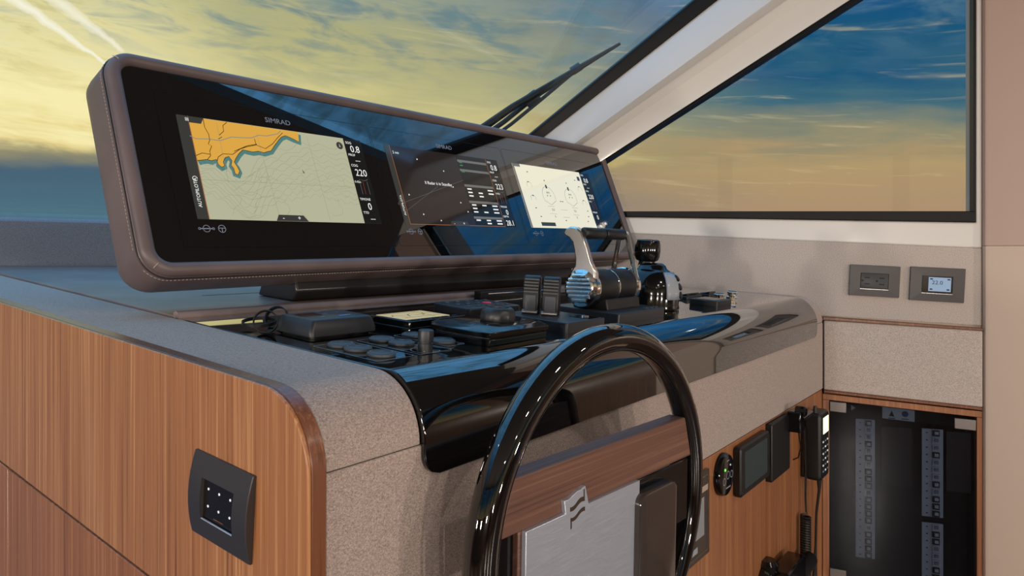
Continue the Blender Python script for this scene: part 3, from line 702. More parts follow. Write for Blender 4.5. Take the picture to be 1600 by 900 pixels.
# autopilot-style remote with its lead
a = empty('remote_control', top_frame(.566, .728, 0, H0_), 'charcoal handheld remote with blue symbols beside the looped cable', 'remote')
mb = MB(); mb.loft([[(x, y, z) for x, y in rrect(-.051 + i, .051 - i, -.037 + i, .037 - i, .005, 4)] for z, i in ((.0025, .001), (.003, .0), (.009, .0), (.0205, .0042), (.0224, .0056), (.0230, .0080))]).build('casing', PLAG, a, I4, ang=40)
MB().loft([[(x, y, z) for x, y in rrect(-.046, .046, -.032, .032, .007, 4)] for z in (0, .003)]).build('base_gasket', PLA, a, I4)
BLUEP = mat('blue_print', (120, 160, 225), .4, emit=(90, 140, 220), es=.3)
MB().prism(rrect(-.038, -.008, -.003, .020, .003, 3), .0230, .0234).build('window', GLASSB, a, I4)
for x_, y_ in ((.0, .022), (.018, .008), (-.004, .003), (-.022, -.016)):
    scr_line('key_mark', [[(x_, y_), (x_ + .007, y_ + .0015)]], .0022, .0235, GREYP, a)
scr_line('maker_mark', [[(.004, -.018), (.024, -.016)]], .0028, .0235, BLUEP, a)
def strap(c, r, w, ax):
    ax = Vector(ax).normalized(); t1 = ax.orthogonal().normalized(); t2 = ax.cross(t1); c = Vector(c); mb = MB()
    return mb.loft([[tuple(c + (t1 * math.cos(a_) + t2 * math.sin(a_)) * rr_ + ax * ww) for rr_, ww in ((r, -w), (r, w), (r - .0012, w), (r - .0012, -w))] for a_ in [2 * math.pi * q_ / 40 for q_ in range(40)]], wrap=True)
c0 = hit(415, 503, (0, .758, 0), (0, 1, 0)); c1 = hit(432, 496, (0, .795, 0), (0, 1, 0))
lead = empty('cable_loop', Matrix.Translation(c0), 'thin black strap looped on the dashboard beside the charcoal remote', 'strap')
LI = Matrix.Translation(-c0)
strap(c0, .0145, .0035, (-.62, -.75, .30)).build('loop', PLA, lead, LI, ang=60)
strap(c1, .0150, .0035, (-.80, -.45, .45)).build('loop', PLA, lead, LI, ang=60)
strap(TP(.517, .800, .0085), .021, .0022, (-.1, -.12, 1)).build('loop', PLA, lead, LI, ang=60)
# small square instrument lying with its lit page up
c = empty('multifunction_instrument', top_frame(.701, .700, 2, H0_), 'small square instrument with a cream lit page on the dashboard', 'instrument')
mb = MB(); rbox(mb, -.059, .059, -.040, .040, 0, .0075, .003, .001).build('housing', GLOSSP, c, I4)
mb = MB(); rbox(mb, -.057, .057, -.038, .038, .0085, .0160, .003, .0012).build('front_frame', GLOSSP, c, I4)
MB().box(-.054, .054, -.035, .035, .0070, .0090).build('shadow_gap', PLA, c, I4)
MB().prism(rect(-.050, .038, -.024, .032), .0158, .0163).build('lit_page', screen('cream_page', (220, 210, 172), .6), c, I4)
scr_line('page_trace', [[(-.046 + .008 * k, .004 + .010 * math.sin(k * 1.7) + .004 * math.sin(k * 3.1)) for k in range(11)], [(-.04, -.012), (.03, -.014)], [(-.044, .026), (.034, .024)], [(.012, -.02), (.014, .028)]], .0024, .0165, screen('page_olive', (120, 110, 70), .6), c)
for k in range(5): MB().box(-.046 + .02 * k, -.036 + .02 * k, -.034, -.0295, .0158, .0168).build('key', PLA, c, I4)
# rotary-knob controller with clipped corners
d = empty('rotary_controller', top_frame(.722, .590, 0, H0_), 'black controller with clipped corners and a ribbed rotary knob', 'controller')
hx = lambda i: [(-.069 + i, -.034 + i * .6), (-.064 + i, -.054 + i), (.060 - i, -.054 + i), (.074 - i, -.036 + i * .5), (.074 - i, .040 - i * .5), (.058 - i, .056 - i), (-.052 + i, .056 - i), (-.069 + i, .040 - i * .6)]
MB().prism(hx(.002), 0, .0085).build('base', GLOSSP, d, I4, bevel=.0008)
MB().prism(hx(.006), .0085, .0105).build('shadow_gap', PLA, d, I4)
MB().loft([[(x, y, z) for x, y in hx(i)] for z, i in ((.0105, 0), (.0165, 0), (.0205, .009))]).build('cover', GLOSSP, d, I4, bevel=.0008)
kn = MB(); n_ = 48
kn.loft([[((r_ + (.0006 if (i // 2) % 2 and 0 < k < 3 else 0)) * math.cos(2 * math.pi * i / n_), (r_ + (.0006 if (i // 2) % 2 and 0 < k < 3 else 0)) * math.sin(2 * math.pi * i / n_), z) for i in range(n_)] for k, (r_, z) in enumerate(((.0225, .0200), (.0232, .023), (.0222, .033), (.0195, .0375), (.0165, .0385)))])
kn.build('knob', PLAG, d, T3(.012, -.004), ang=50)
MB().lathe([(.0005, .0383), (.0150, .0383), (.0150, .0392), (.0005, .0396)], 28).build('knob_cap', GLOSSP, d, T3(.012, -.004))
scr_line('control_mark', [[(-.05, -.02), (-.044, -.02)], [(-.05, -.010), (-.042, -.010)], [(-.035, -.024), (-.03, -.022)], [(.046, -.02), (.052, -.02)]], .0016, .0208, GREYP, d)
# keypad remote with a red key
e = empty('keypad_remote', top_frame(.905, .765, -6, H0_), 'flat black keypad with one red key between instrument and trim levers', 'keypad')
mb = MB(); rbox(mb, -.062, .062, -.045, .045, 0, .013, .010, .003).build('casing', PLAG, e, I4)
for r_ in range(3):
    for k in range(5):
        red = (r_, k) == (1, 3)
        MB().lathe([(.0045 if not red else .008, .0125), (.0045 if not red else .008, .0142), (.003 if not red else .006, .0150), (.0004, .0152)], 14).build('red_key' if red else 'key', mat('red_key', (205, 60, 72), .4, emit=(200, 50, 60), es=.15) if red else RUB, e, T3(-.044 + .022 * k, -.026 + .026 * r_))
# three window-switch panels: fine outlines with round rubber keys
KEY = MB().lathe([(.0005, .0005), (.0150, .0005), (.0158, .0016), (.0155, .0036), (.0140, .0046), (.0005, .0050)], 30)
def switch_panel(x0, x1, y0, y1, keys, label, knob=None):
    cx_, cy_ = (x0 + x1) / 2, (y0 + y1) / 2
    s = empty('window_control', top_frame(cx_, cy_, 0, H0_), label, 'window control')
    hw, hh = (x1 - x0) / 2, (y1 - y0) / 2
    MB().prism(rrect(-hw, hw, -hh, hh, .004, 4), -.0001, .0005).build('backing', GLASSB, s, I4)
    ob = MB(); ribbon(ob, rrect(-hw + .001, hw - .001, -hh + .001, hh - .001, .004, 4), .0009, .0008, closed=True); ob.build('outline', GREYP, s, I4, smooth=False)
    for kx, ky in keys:
        k_ = KEY.build('round_key', RUB, s, T3(kx - cx_, ky - cy_)); 
        rg = MB(); ribbon(rg, arc(0, 0, .0118, 0, 352, 26), .0006, .0053, closed=True); ribbon(rg, [(-.004, 0), (.004, 0)], .0012, .0053); rg.build('key_mark', GREYP, k_, I4, smooth=False)
        scr_line('caption', [[(kx - cx_ + .006, ky - cy_ - .0185), (kx - cx_ + .018, ky - cy_ - .0180)]], .0014, .0009, GREYP, s)
    if knob:
        kx, ky = knob; rg = MB(); ribbon(rg, arc(kx - cx_, ky - cy_, .0165, 60, 330, 22), .0008, .0009); rg.build('knob_scale', GREYP, s, I4, smooth=False)
        MB().lathe([(.0085, .0005), (.0085, .009), (.0078, .0095), (.0078, .0108), (.0088, .0112), (.0092, .0205), (.0086, .0238), (.0070, .0246), (.0004, .0248)], 24).build('upright_knob', PLAG, s, T3(kx - cx_, ky - cy_))
switch_panel(.492, .5475, .550, .660, ((.518, .640), (.518, .611), (.518, .573)), 'three-key round key pad nearest the wool edge')
switch_panel(.5545, .609, .550, .660, ((.580, .641), (.582, .609)), 'round key pad with a small upright knob', knob=(.578, .566))
switch_panel(.6155, .6545, .660, .6605, (), '') if False else None
switch_panel(.616, .650, .566, .662, ((.634, .641), (.633, .590)), 'two-key round pad partly behind the upright knob')
# trim tab control: box with two paddles
g_ = empty('trim_tab_control', top_frame(.884, .600, 0, H0_), 'twin black trim paddles on a low box beside the throttle', 'trim control')
mb = MB(); rbox(mb, -.053, .053, -.062, .060, 0, .0150, .003, .0015).build('box', PLAG, g_, I4)
MB().prism(rrect(.012, .046, -.056, -.022, .002, 3), .0149, .0156).build('rocker_plate', GLOSSP, g_, I4)
MB().lathe([(.007, .0155), (.006, .018), (.0003, .0185)], 14).build('rocker', CHR, g_, T3(.028, -.04))
pv = [(-.016, .0), (-.019, .012), (-.0165, .030), (-.011, .050), (-.006, .0565), (.004, .0585), (.010, .055), (.014, .035), (.018, .0)]
GI = top_frame(.884, .600, 0, H0_).inverted()
pb = [GI @ hit(px_, py_, TP(0, 1, .0155), (0, -KT, 1)) for px_, py_ in ((830, 489), (860, 492))]
for k in range(2):
    p_ = MB().prism(pv, -.0128, .0128, yz).build('paddle', PLA, g_, T3(*pb[k]) @ RZ(-62), bevel=.0022)
    for j in range(5):
        MB().box(-.0110, .0110, -.0172 + .0016 * j, -.0152 + .0016 * j, .033 + .0046 * j, .0355 + .0046 * j).build('grip_ridge', PLAG, p_, T3(0, -.0005 + .0002 * j, 0))
    MB().prism([(-.0195, .002), (-.0215, .013), (-.0185, .030), (-.0165, .030), (-.0175, .002)], -.0085, .0085, yz).build('paddle_guard', RUB, p_, I4, bevel=.001)
    MB().lathe([(.0045, -.0118), (.0045, .0118)], 12).build('hinge_pin', SATIN, p_, T3(0, -.0165, .0035) @ RYm(90))

# throttle
tx, ty = 1.085, .612
th_ = empty('throttle_control', top_frame(tx, ty, 0, H0_), 'chrome and black twin-lever throttle on the dashboard', 'throttle')
TI = top_frame(tx, ty, 0, H0_).inverted()
mb = MB(); rbox(mb, -.090, .078, -.066, .062, 0, .016, .004, .002).build('base', PLAG, th_, I4)
MB().prism([(-.034, .015), (-.030, .034), (.030, .034), (.034, .015)], -.07, .045, yz).build('saddle', PLA, th_, I4, bevel=.002)
for k in range(3): MB().box(.02 + .018 * k, .032 + .018 * k, -.058, -.050, .0158, .0172).build('key', RUB, th_, I4)
XA, XB = .985, 1.125
dc = hit(908, 450, (XA, 0, 0), (1, 0, 0)); AXIS = Vector((0, dc.y, dc.z))
def at_throttle(x): return TI @ Matrix.Translation((x, AXIS.y, AXIS.z)) @ RYm(90)
DR = .0305
MB().lathe([(DR - .002, 0), (DR - .0005, .003), (DR - .0005, .060), (DR - .0015, .062)], 40).build('drum', PLA, th_, at_throttle(XA + .013))
MB().lathe([(DR - .0002, 0), (DR + .0002, .001), (DR + .0002, .004), (DR - .0002, .005)], 40).build('drum_ring', CHR, th_, at_throttle(XA + .075))
MB().lathe([(DR - .0015, 0), (DR - .0005, .002), (DR - .0005, .058), (DR - .002, .060)], 40).build('drum', PLA, th_, at_throttle(XA + .080))
MB().lathe([(.0004, -.006), (.022, -.0058), (.0265, -.004), (DR, -.002), (DR + .001, .002), (DR + .001, .012), (DR - .001, .0135)], 40).build('end_cap', CHR, th_, at_throttle(XA))
for k in range(-3, 4):
    hw = math.sqrt(.0235 ** 2 - (.0066 * k) ** 2)
    MB().tube([(XA - .0055, AXIS.y - hw, AXIS.z + .0066 * k), (XA - .0066, AXIS.y, AXIS.z + .0066 * k), (XA - .0055, AXIS.y + hw, AXIS.z + .0066 * k)], .0036, 10).build('cap_rib', CHRS, th_, TI)
lv = [(452, 115), (470, 86), (505, 68), (555, 76), (592, 115), (625, 225), (660, 350), (700, 430), (705, 560), (600, 560), (500, 540), (505, 430), (540, 375), (545, 330), (536, 260), (522, 195), (495, 160), (462, 138)]
lp = []
for a_, b_ in lv:
    h_ = hit(790 + a_ / 5, 340 + b_ / 5, (XA, 0, 0), (1, 0, 0)); lp.append((h_.y, h_.z))
MB().prism(lp, XA - .001, XA + .0125, yz).build('lever', CHRS, th_, TI, bevel=.0028, seg=3)
G0 = hit(905, 364, (XA, 0, 0), (1, 0, 0))
# far lever: an open frame in the same side-on shape
top_b, top_f = Vector((0, G0.y + .004, G0.z)), Vector((0, G0.y - .010, G0.z - .001))
bot_b, bot_f = Vector((0, AXIS.y + .022, AXIS.z + .024)), Vector((0, AXIS.y - .026, AXIS.z + .006))
fr = MB()
def xs_(p, x): return (x, p.y, p.z)
for (p, q_) in ((top_f, bot_f), (top_b, bot_b), (bot_b, Vector((0, AXIS.y - .020, AXIS.z + .026)))):
    fr.tube([xs_(p, XB + .006), xs_(p.lerp(q_, .5), XB + .006), xs_(q_, XB + .006)], [.0048, .0042, .0048], 10)
fr.tube([xs_(top_b, XB + .006), xs_((top_b + top_f) / 2 + Vector((0, 0, .003)), XB + .006), xs_(top_f, XB + .006)], .006, 10)
fr.build('open_lever', CHR, th_, TI)
MB().lathe([(DR - .001, 0), (DR + .0015, .002), (DR + .0015, .010), (DR - .001, .012), (.0004, .014)], 40).build('end_cap', CHR, th_, at_throttle(XB))
for x0_, x1_ in ((XA + .010, (XA + XB) / 2 + .004), ((XA + XB) / 2 + .008, XB + .006)):
    MB().lathe([(.0078, 0), (.0098, .003), (.0098, x1_ - x0_ - .003), (.0078, x1_ - x0_)], 24).build('grip', PLA, th_, TI @ Matrix.Translation((x0_, G0.y - .002, G0.z)) @ RYm(90))
# joystick
j = empty('joystick', top_frame(1.262, .624, 0, H0_), 'black domed docking joystick with a barrel knob right of the throttle', 'joystick')
mb = MB().lathe([(.056, 0), (.057, .004), (.055, .010), (.0555, .030), (.0545, .044), (.050, .058), (.042, .069), (.033, .0755), (.0295, .0772), (.0262, .084), (.0195, .0885)], 48).build('dome', GLOSSP, j, I4, ang=40)
KJ = T3(-.004, .010, -.007)
MB().lathe([(.017, .088), (.0155, .097), (.0165, .100)], 24).build('neck', PLA, j, KJ)
MB().lathe([(.0165, .098), (.0215, .1005), (.0245, .108), (.0252, .118), (.0248, .130), (.0228, .1385), (.0195, .1405), (.0004, .1412)], 40).build('barrel_knob', GLOSSP, j, KJ)
dome = ((.0575, .022), (.0572, .034), (.0550, .048), (.0492, .062), (.0405, .0725))
mb = MB(); ang_ = [-122 + 64 * i / 8 for i in range(9)]
lo_ = [[((r_ + o_) * math.cos(math.radians(a_)), (r_ + o_) * math.sin(math.radians(a_)), z_) for o_ in (0,) for a_ in ang_] for r_, z_ in dome]
mb.loft([l for l in lo_], closed=False, cap=False)
ob = mb.build('button_plate', mat('grey_gloss_plate', (150, 156, 164), .08, spec=.7), j, I4, ang=60); sol = ob.modifiers.new('thick', 'SOLIDIFY'); sol.thickness = .003; sol.offset = 0
for r_, z_, an in ((.0585, .030, -80), (.0560, .046, -80), (.0495, .062, -80)):
    p_ = Vector((r_ * math.cos(math.radians(an)), r_ * math.sin(math.radians(an)), z_)); nn = Vector((p_.x, p_.y, .012 + (z_ - .03) * .9)).normalized(); t1 = nn.orthogonal().normalized()
    MB().lathe([(.0072, -.001), (.0072, .0022), (.0055, .0032), (.0003, .0034)], 18).build('button', PLA, j, frame(p_, t1, nn.cross(t1), nn))
# switches at the right end of the dashboard
k_ = empty('control_box', top_frame(1.470, .588, 0, H0_), 'low black control box right of the joystick', 'control box')
mb = MB(); rbox(mb, -.050, .030, -.040, .022, 0, .012, .003, .0015).build('box', PLA, k_, I4)
MB().prism(rrect(-.040, .022, -.03, .014, .003, 3), .0118, .0128).build('cover', GLOSSP, k_, I4)
for i, (x_, y_, lb) in enumerate(((1.572, .603, 'chrome push button beside the low control box'), (1.672, .609, 'chrome push button furthest right on the dashboard'))):
    b_ = empty('push_button', top_frame(x_, y_, 0, H0_), lb, 'push button', 'chrome push buttons on the dashboard')
    MB().lathe([(.0135, 0), (.0135, .003), (.011, .005), (.011, .010), (.0125, .0112), (.0125, .0142), (.0105, .0155)], 28).build('collar', CHR, b_, I4)
    MB().lathe([(.0004, .014), (.010, .0145), (.0095, .0165), (.0004, .017)], 24).build('cap', PLA, b_, I4)
for i, (x_, y_, w_, lb) in enumerate(((1.56, .672, .045, 'low black rocker switch behind the control box'), (1.66, .665, .028, 'small flat black switch behind the push buttons'), (1.44, .680, .03, 'small black rocker switch behind the joystick'))):
    b_ = empty('rocker_switch', top_frame(x_, y_, 0, H0_), lb, 'switch')
    mb = MB(); rbox(mb, -w_, w_, -.016, .016, 0, .006, .003, .0015).build('frame', PLA, b_, I4)
    MB().prism([(-.011, .0055), (-.011, .012), (.0, .009), (.011, .0075), (.011, .0055)], -w_ * .75, w_ * .75, yz).build('rocker', GLOSSP, b_, I4, bevel=.0008)
# joined pair of vents/labels along the back of the dashboard
b_ = empty('dashboard_bar', top_frame(1.20, .905, 0, H0_), 'slim black bar behind the trim paddles at the deck lip', 'bar')
mb = MB(); rbox(mb, -.13, .10, -.012, .008, 0, .012, .002, .0012).build('body', PLA, b_, I4)
MB().tube([(-.11, -.0125, .007), (.08, -.0125, .007)], .0012, 6).build('chrome_strip', CHR, b_, I4)
# ------------------------------------------------------------------ hull side fittings
def wall_frame(s, z, w=0., rot=-2.6): return frame(W0 + WD * s + WN * w + Vector((0, 0, z)), -WD, (0, 0, 1), WN) @ RZ(rot)
lk = lambda s: -.1685 + .043 * s
lb_ = lambda s: -.3625 + .0545 * s
lock = empty('side_locker', WM_ := (WF), 'grey wool locker front below the socket plates', 'locker')
MB().prism([(-.3635, lb_(-.3635) + .004), (-.007, lb_(-.007) + .004), (-.007, lk(-.007) - .008), (-.3635, lk(-.3635) - .0075)], .001, .010, sz).build('wool_front', FABG, lock, I4, bevel=.003)
MB().prism([(-.3635, lk(-.3635) - .0065), (-.007, lk(-.007) - .0068), (-.004, lk(0) + .001), (-.3635, lk(-.3635) - .001)], .0005, .013, sz).build('wood_ledge', WOODE, lock, I4, bevel=.001)
MB().prism([(-.3635, lb_(-.3635) - .004), (-.007, lb_(-.007) - .004), (-.007, lb_(-.007) + .003), (-.3635, lb_(-.3635) + .003)], .0005, .0075, sz).build('lower_lip', WOODE, lock, I4, bevel=.001)
# socket plates
def plate3(name, s0, s1, z0, z1, label, cat, rot=-2.6):
    r_ = empty(name, wall_frame((s0 + s1) / 2, (z0 + z1) / 2, .0005, rot), label, cat); hw, hh = abs(s1 - s0) / 2, (z1 - z0) / 2
    a_, b_ = hw * .56, hh * .52
    fp = MB(); o_ = rrect(-hw, hw, -hh, hh, .002, 2); i_ = rrect(-a_, a_, -b_, b_, .0015, 2)
    fp.loft([[(x, y, 0) for x, y in o_], [(x, y, .004) for x, y in o_], [(x * .985, y * .98, .0062) for x, y in o_], [(x, y, .0070) for x, y in i_], [(x, y, .003) for x, y in i_]]).build('frame', PLATE, r_, I4)
    return r_, a_, b_
r_, a_, b_ = plate3('power_outlet', -.1845, -.068, -.1125, -.0325, 'anthracite wall plate with two power sockets', 'power outlet')
mb = MB(); rbox(mb, -a_ + .001, a_ - .001, -b_ + .001, b_ - .001, .003, .0062, .002, .001).build('socket_insert', PLAG, r_, I4)
for x_ in (-.017, .017):
    for q_ in (-.008, .008): MB().box(x_ - .006, x_ + .006, q_ - .0012, q_ + .0012, .0055, .0066).build('slot', SEAL, r_, I4)
    MB().lathe([(.0025, .0055), (.0025, .0067)], 12).build('earth_hole', SEAL, r_, T3(x_ + (-.0105 if x_ < 0 else -.0115), 0))
MB().box(-a_, a_, -b_ - .0012, -b_, .0065, .0078).build('bright_edge', SATIN, r_, I4)
r_, a_, b_ = plate3('thermostat', -.327, -.2065, -.1220, -.0370, 'anthracite thermostat plate with a lit blue-grey display', 'thermostat')
MB().prism(rrect(-a_ + .001, a_ - .001, -b_ + .001, b_ - .001, .002, 2), .003, .0062).build('bezel', GLASSB, r_, I4)
MB().prism(rect(-.019, .030, -.017, .018), .0061, .0065).build('display', screen('lcd_blue', (150, 172, 196), .85), r_, I4)
LCD = screen('lcd_ink', (40, 50, 70), .3)
text('temperature', '22.0', .0135, LCD, r_, T3(-.012, .0005, .0067), 'LEFT', 1.05, .00003)
for x_, y_ in ((-.016, .012), (.022, .012), (-.016, -.0135), (.021, -.0135)): MB().prism(rect(x_, x_ + .006, y_, y_ + .003), .0065, .0067).build('display_mark', LCD, r_, I4)
MB().box(-a_, a_, -b_ - .0012, -b_, .0065, .0078).build('bright_edge', SATIN, r_, I4)
# electrical cabinet behind smoked glass
cab = empty('electrical_cabinet', WF @ T3(-.18, 0, -.62), 'wood-framed electrical cabinet with smoked glass door and breaker rows', 'cabinet')
CB = T3(.18, 0, .62); lc = lambda s: -.370 + .0545 * s
ZB_ = -1.05
MB().prism([(-.3640, ZB_), (-.3525, ZB_), (-.3525, lc(-.3525) - .0155), (-.3640, lc(-.364) - .0155)], -.02, .004, sz).build('stile', WOODF, cab, CB, bevel=.0008)
MB().prism([(-.0205, ZB_), (-.0045, ZB_), (-.0045, lc(-.0045) - .0155), (-.0205, lc(-.0205) - .0155)], -.02, .004, sz).build('stile', WOODF, cab, CB, bevel=.0008)
MB().prism([(-.3640, lc(-.364) - .015), (-.0045, lc(-.0045) - .015), (-.0045, lc(-.0045)), (-.3640, lc(-.364))], -.02, .004, sz).build('top_rail', WOODF, cab, CB, bevel=.0008)
inn = MB().box(-.364, -.0045, -.118, -.112, ZB_, -.372); inn.box(-.364, -.358, -.112, -.02, ZB_, -.39); inn.box(-.0105, -.0045, -.112, -.02, ZB_, -.372); inn.box(-.358, -.0105, -.112, -.02, -.38, -.372); inn.box(-.364, -.0045, -.112, -.02, ZB_ - .006, ZB_)
inn.build('cabinet_box', mat('cabinet_interior', (22, 24, 28), .6), cab, CB)
MB().prism([(-.3515, ZB_ + .05), (-.0215, ZB_ + .05), (-.0215, lc(-.0215) - .0165), (-.3515, lc(-.3515) - .0165)], -.002, .003, sz).build('glass_door', SMOKE, cab, CB)
for s0, s1, zt in ((-.0605, -.0215, -.3885), (-.3500, -.3040, -.4095), (-.0605, -.0215, -.825)):
    hp = [(s0, zt - .028), (s1, zt - .026), (s1, zt), (s0, zt - .002)]
    MB().prism(hp, .0032, .0085, sz).build('hinge', HINGE, cab, CB, bevel=.0012)
GP = mat('breaker_plate', (178, 184, 194), .5); BK = mat('breaker_body', (20, 22, 26), .4)
def breaker_row(s0, s1, z0, z1, n):
    o = MB().box(min(s0, s1), max(s0, s1), -.018, -.014, z0, z1).build('breaker_row', GP, cab, CB)
    sm_ = (s0 + s1) / 2; hw = abs(s1 - s0) / 2; pitch = (z1 - z0) / n
    rr_ = random.Random(int(abs(z0) * 1000))
    for i in range(n):
        zc = z0 + pitch * (i + .5)
        on = rr_.random() < .55
        sx_ = sm_ - hw * .30
        MB().box(sx_ - hw * .34, sx_ + hw * .34, -.014, -.009, zc - pitch * .40, zc + pitch * .40).build('breaker', BK if on else GP, o, I4)
        MB().box(sx_ - hw * .2, sx_ + hw * .16, -.009, -.004, zc - pitch * .12, zc + pitch * .28).build('toggle', GP if on else mat('breaker_grey', (120, 126, 136), .5), o, I4)
        MB().box(sm_ + hw * .45, sm_ + hw * .62, -.0141, -.0136, zc - pitch * .1, zc + pitch * .05).build('tick', BK, o, I4)
breaker_row(-.085, -.130, -.795, -.434, 20); breaker_row(-.237, -.284, -.668, -.446, 12); breaker_row(-.237, -.284, -.99, -.684, 17)
mr = mat('breaker_backplate', (46, 36, 38), .5)
for s0, s1 in ((-.215, -.145), (-.345, -.292)): MB().box(s0, s1, -.022, -.018, -.60, -.45).build('dim_panel', mr, cab, CB)
lp_ = MB().prism([(-.2205, -.431), (-.147, -.427), (-.147, -.3975), (-.2205, -.4015)], -.016, -.013, sz).build('notice', GP, cab, CB)
MB().prism([(-.175, -.421), (-.162, -.4205), (-.1685, -.406)], -.0131, -.0124, sz).build('warning_triangle', BK, lp_, I4)
MB().prism(arc(-.199, -.4125, .0075, 0, 345, 20), -.0131, -.0124, sz).build('round_sign', mat('sign_blue', (40, 60, 110), .5), lp_, I4)
for s_ in (-.1685, -.199): MB().box(s_ - .008, s_ + .008, -.0131, -.0125, -.4265, -.4245).build('notice_text', BK, lp_, I4)
MB().prism([(-.084, -.405), (-.074, -.398), (-.074, -.412)], -.0131, -.010, sz).build('pointer', GP, cab, CB)

# ------------------------------------------------------------------ instruments on the wooden front
def ff(x, z, n=0.): return frame((x, FY + .003 - n, z), (1, 0, 0), (0, 0, 1), (0, -1, 0))
r_ = empty('control_display', ff(1.112, -.446), 'square black control display with silver strip beside the wheel rim', 'display')
MB().prism(rrect(-.067, .067, -.073, .073, .003, 3), 0, .006).build('panel', GLOSSP, r_, I4, bevel=.001)
ob = MB(); ribbon(ob, rrect(-.058, .058, -.064, .064, .002, 2), .0014, .0063, closed=True); ob.build('silver_outline', SATIN, r_, I4, smooth=False)
MB().box(-.05, .054, .040, .050, .0055, .0085).build('silver_strip', CHR, r_, I4)
MB().prism(rect(-.042, .042, -.035, .030), .006, .0066).build('screen', mat('grey_lcd', (120, 122, 124), .25, emit=(95, 97, 100), es=.35), r_, I4)
MB().prism(rect(-.012, .014, -.057, -.047), .006, .0066).build('maker_plate', GREYP, r_, I4)
r_ = empty('round_controller', ff(1.249, -.402), 'round black control dial with a green light on the wood front', 'controller')
MB().lathe([(.0385, 0), (.0385, .006), (.036, .011), (.031, .0125), (.0004, .0125)], 40).build('body', GLOSSP, r_, I4)
GRN = mat('green_led', (60, 230, 60), .4, emit=(80, 255, 60), es=3.)
MB().lathe([(.0022, .012), (.0022, .0134), (.0003, .0138)], 10).build('green_light', GRN, r_, T3(-.014, .012))
MB().lathe([(.0015, .012), (.0015, .0134), (.0003, .0138)], 10).build('white_light', WHITE, r_, T3(.012, .016))
ob = MB()
for (x_, y_, q_) in ((0, 0, .007), (-.018, -.008, .006), (.018, -.002, .006)): ribbon(ob, arc(x_, y_, q_, 0, 350, 16), .0012, .0129, closed=True)
ribbon(ob, [(-.010, -.022), (.012, -.022)], .002, .0129); ribbon(ob, [(-.006, .026), (.006, .026)], .0015, .0129)
ob.build('dial_marks', GREYP, r_, I4, smooth=False)
r_ = empty('dark_screen', ff(1.394, -.414), 'rounded black screen with blank grey glass on the wood front', 'screen')
mb = MB(); mb.loft([[(x, y, z) for x, y in rrect(-.086 + i, .086 - i, -.0475 + i, .0475 - i, .008, 5)] for z, i in ((0, .002), (.003, 0), (.013, 0), (.016, .003))]).build('casing', PLA, r_, I4)
MB().prism(rrect(-.066, .066, -.034, .036, .002, 2), .0158, .0166).build('glass', mat('blank_lcd', (64, 72, 74), .15, spec=.6), r_, I4)
r_ = empty('speaker_box', ff(1.566, -.418), 'flat black speaker box between blank screen and handset', 'speaker')
MB().loft([[(x, y, z) for x, y in rrect(-.066 + i, .062 - i, -.064 + i, .058 - i, .004, 3)] for z, i in ((0, 0), (.012, 0), (.014, .002))]).build('box', PLA, r_, I4)
MB().box(.050, .085, .020, .066, .010, .040).build('bracket', GLOSSP, r_, I4, bevel=.003)
MB().lathe([(.007, 0), (.007, .075), (.006, .082), (.0003, .083)], 14).build('bracket_arm', GLOSSP, r_, T3(.07, .048, .035) @ RYm(90))
MB().lathe([(.012, 0), (.012, .018), (.008, .022)], 16).build('clamp_knob', GLOSSP, r_, T3(.066, .066, .026))
MB().tube([(.07, .02, .03), (.086, -.02, .03), (.105, -.048, .02), (.115, -.058, .006)], .0016, 6).build('thin_lead', PLA, r_, I4)
# radio handset with a lit screen
HZ = -.462
h_ = empty('radio_handset', ff(1.795, HZ, .012), 'black radio handset with lit screen and keypad in the corner', 'handset')
MB().loft([[(x, y, z) for x, y in rrect(-.040 + i, .040 - i, -.078 + i, .082 - i, .010, 5)] for z, i in ((0, .004), (.005, 0), (.030, 0), (.035, .004))]).build('body', PLA, h_, I4)
MB().prism(rect(-.014, .032, .030, .068), .0348, .0358).build('lit_screen', screen('handset_screen', (236, 236, 190), 2.2), h_, I4)
for r0 in range(6):
    for k in range(3): MB().box(-.018 + .020 * k, -.012 + .020 * k, -.060 + .014 * r0, -.0565 + .014 * r0, .0345, .0360).build('key', WHITE if (r0 + k) % 2 else GREYP, h_, I4)
MB().box(-.034, .030, -.075, .075, -.012, 0.).build('holder', GLOSSP, h_, I4, bevel=.003)
MB().lathe([(.005, 0), (.004, .018), (.0004, .019)], 10).build('antenna_stub', PLA, h_, T3(-.028, .080, .02) @ RXm(-90))
tag(MB().tube([(1.800, FY - .03, HZ - .076), (1.800, FY - .03, HZ - .11), (1.806, FY - .022, HZ - .17), (1.808, FY - .02, HZ - .25), (1.806, FY - .018, HZ - .33)], [.007, .0035, .003, .003, .006], 8).build('handset_lead', PLA), 'straight black lead hanging below the radio handset', 'cord')
cp = []
for i in range(30 * 12 + 1):
    t_ = i / 12; cp.append((1.735 + .0105 * math.cos(2 * math.pi * t_), FY - .016 + .0105 * math.sin(2 * math.pi * t_), HZ - .155 - .0058 * t_))
cord = [(1.742, FY - .012, HZ + .05), (1.745, FY - .014, HZ - .05), (1.748, FY - .012, HZ - .12), (1.7455, FY - .014, HZ - .15)] + cp
tag(MB().tube(cord, .0024, 5).build('coiled_cord', PLA), 'black coiled cord hanging on the wood front left of the straight lead', 'cord')
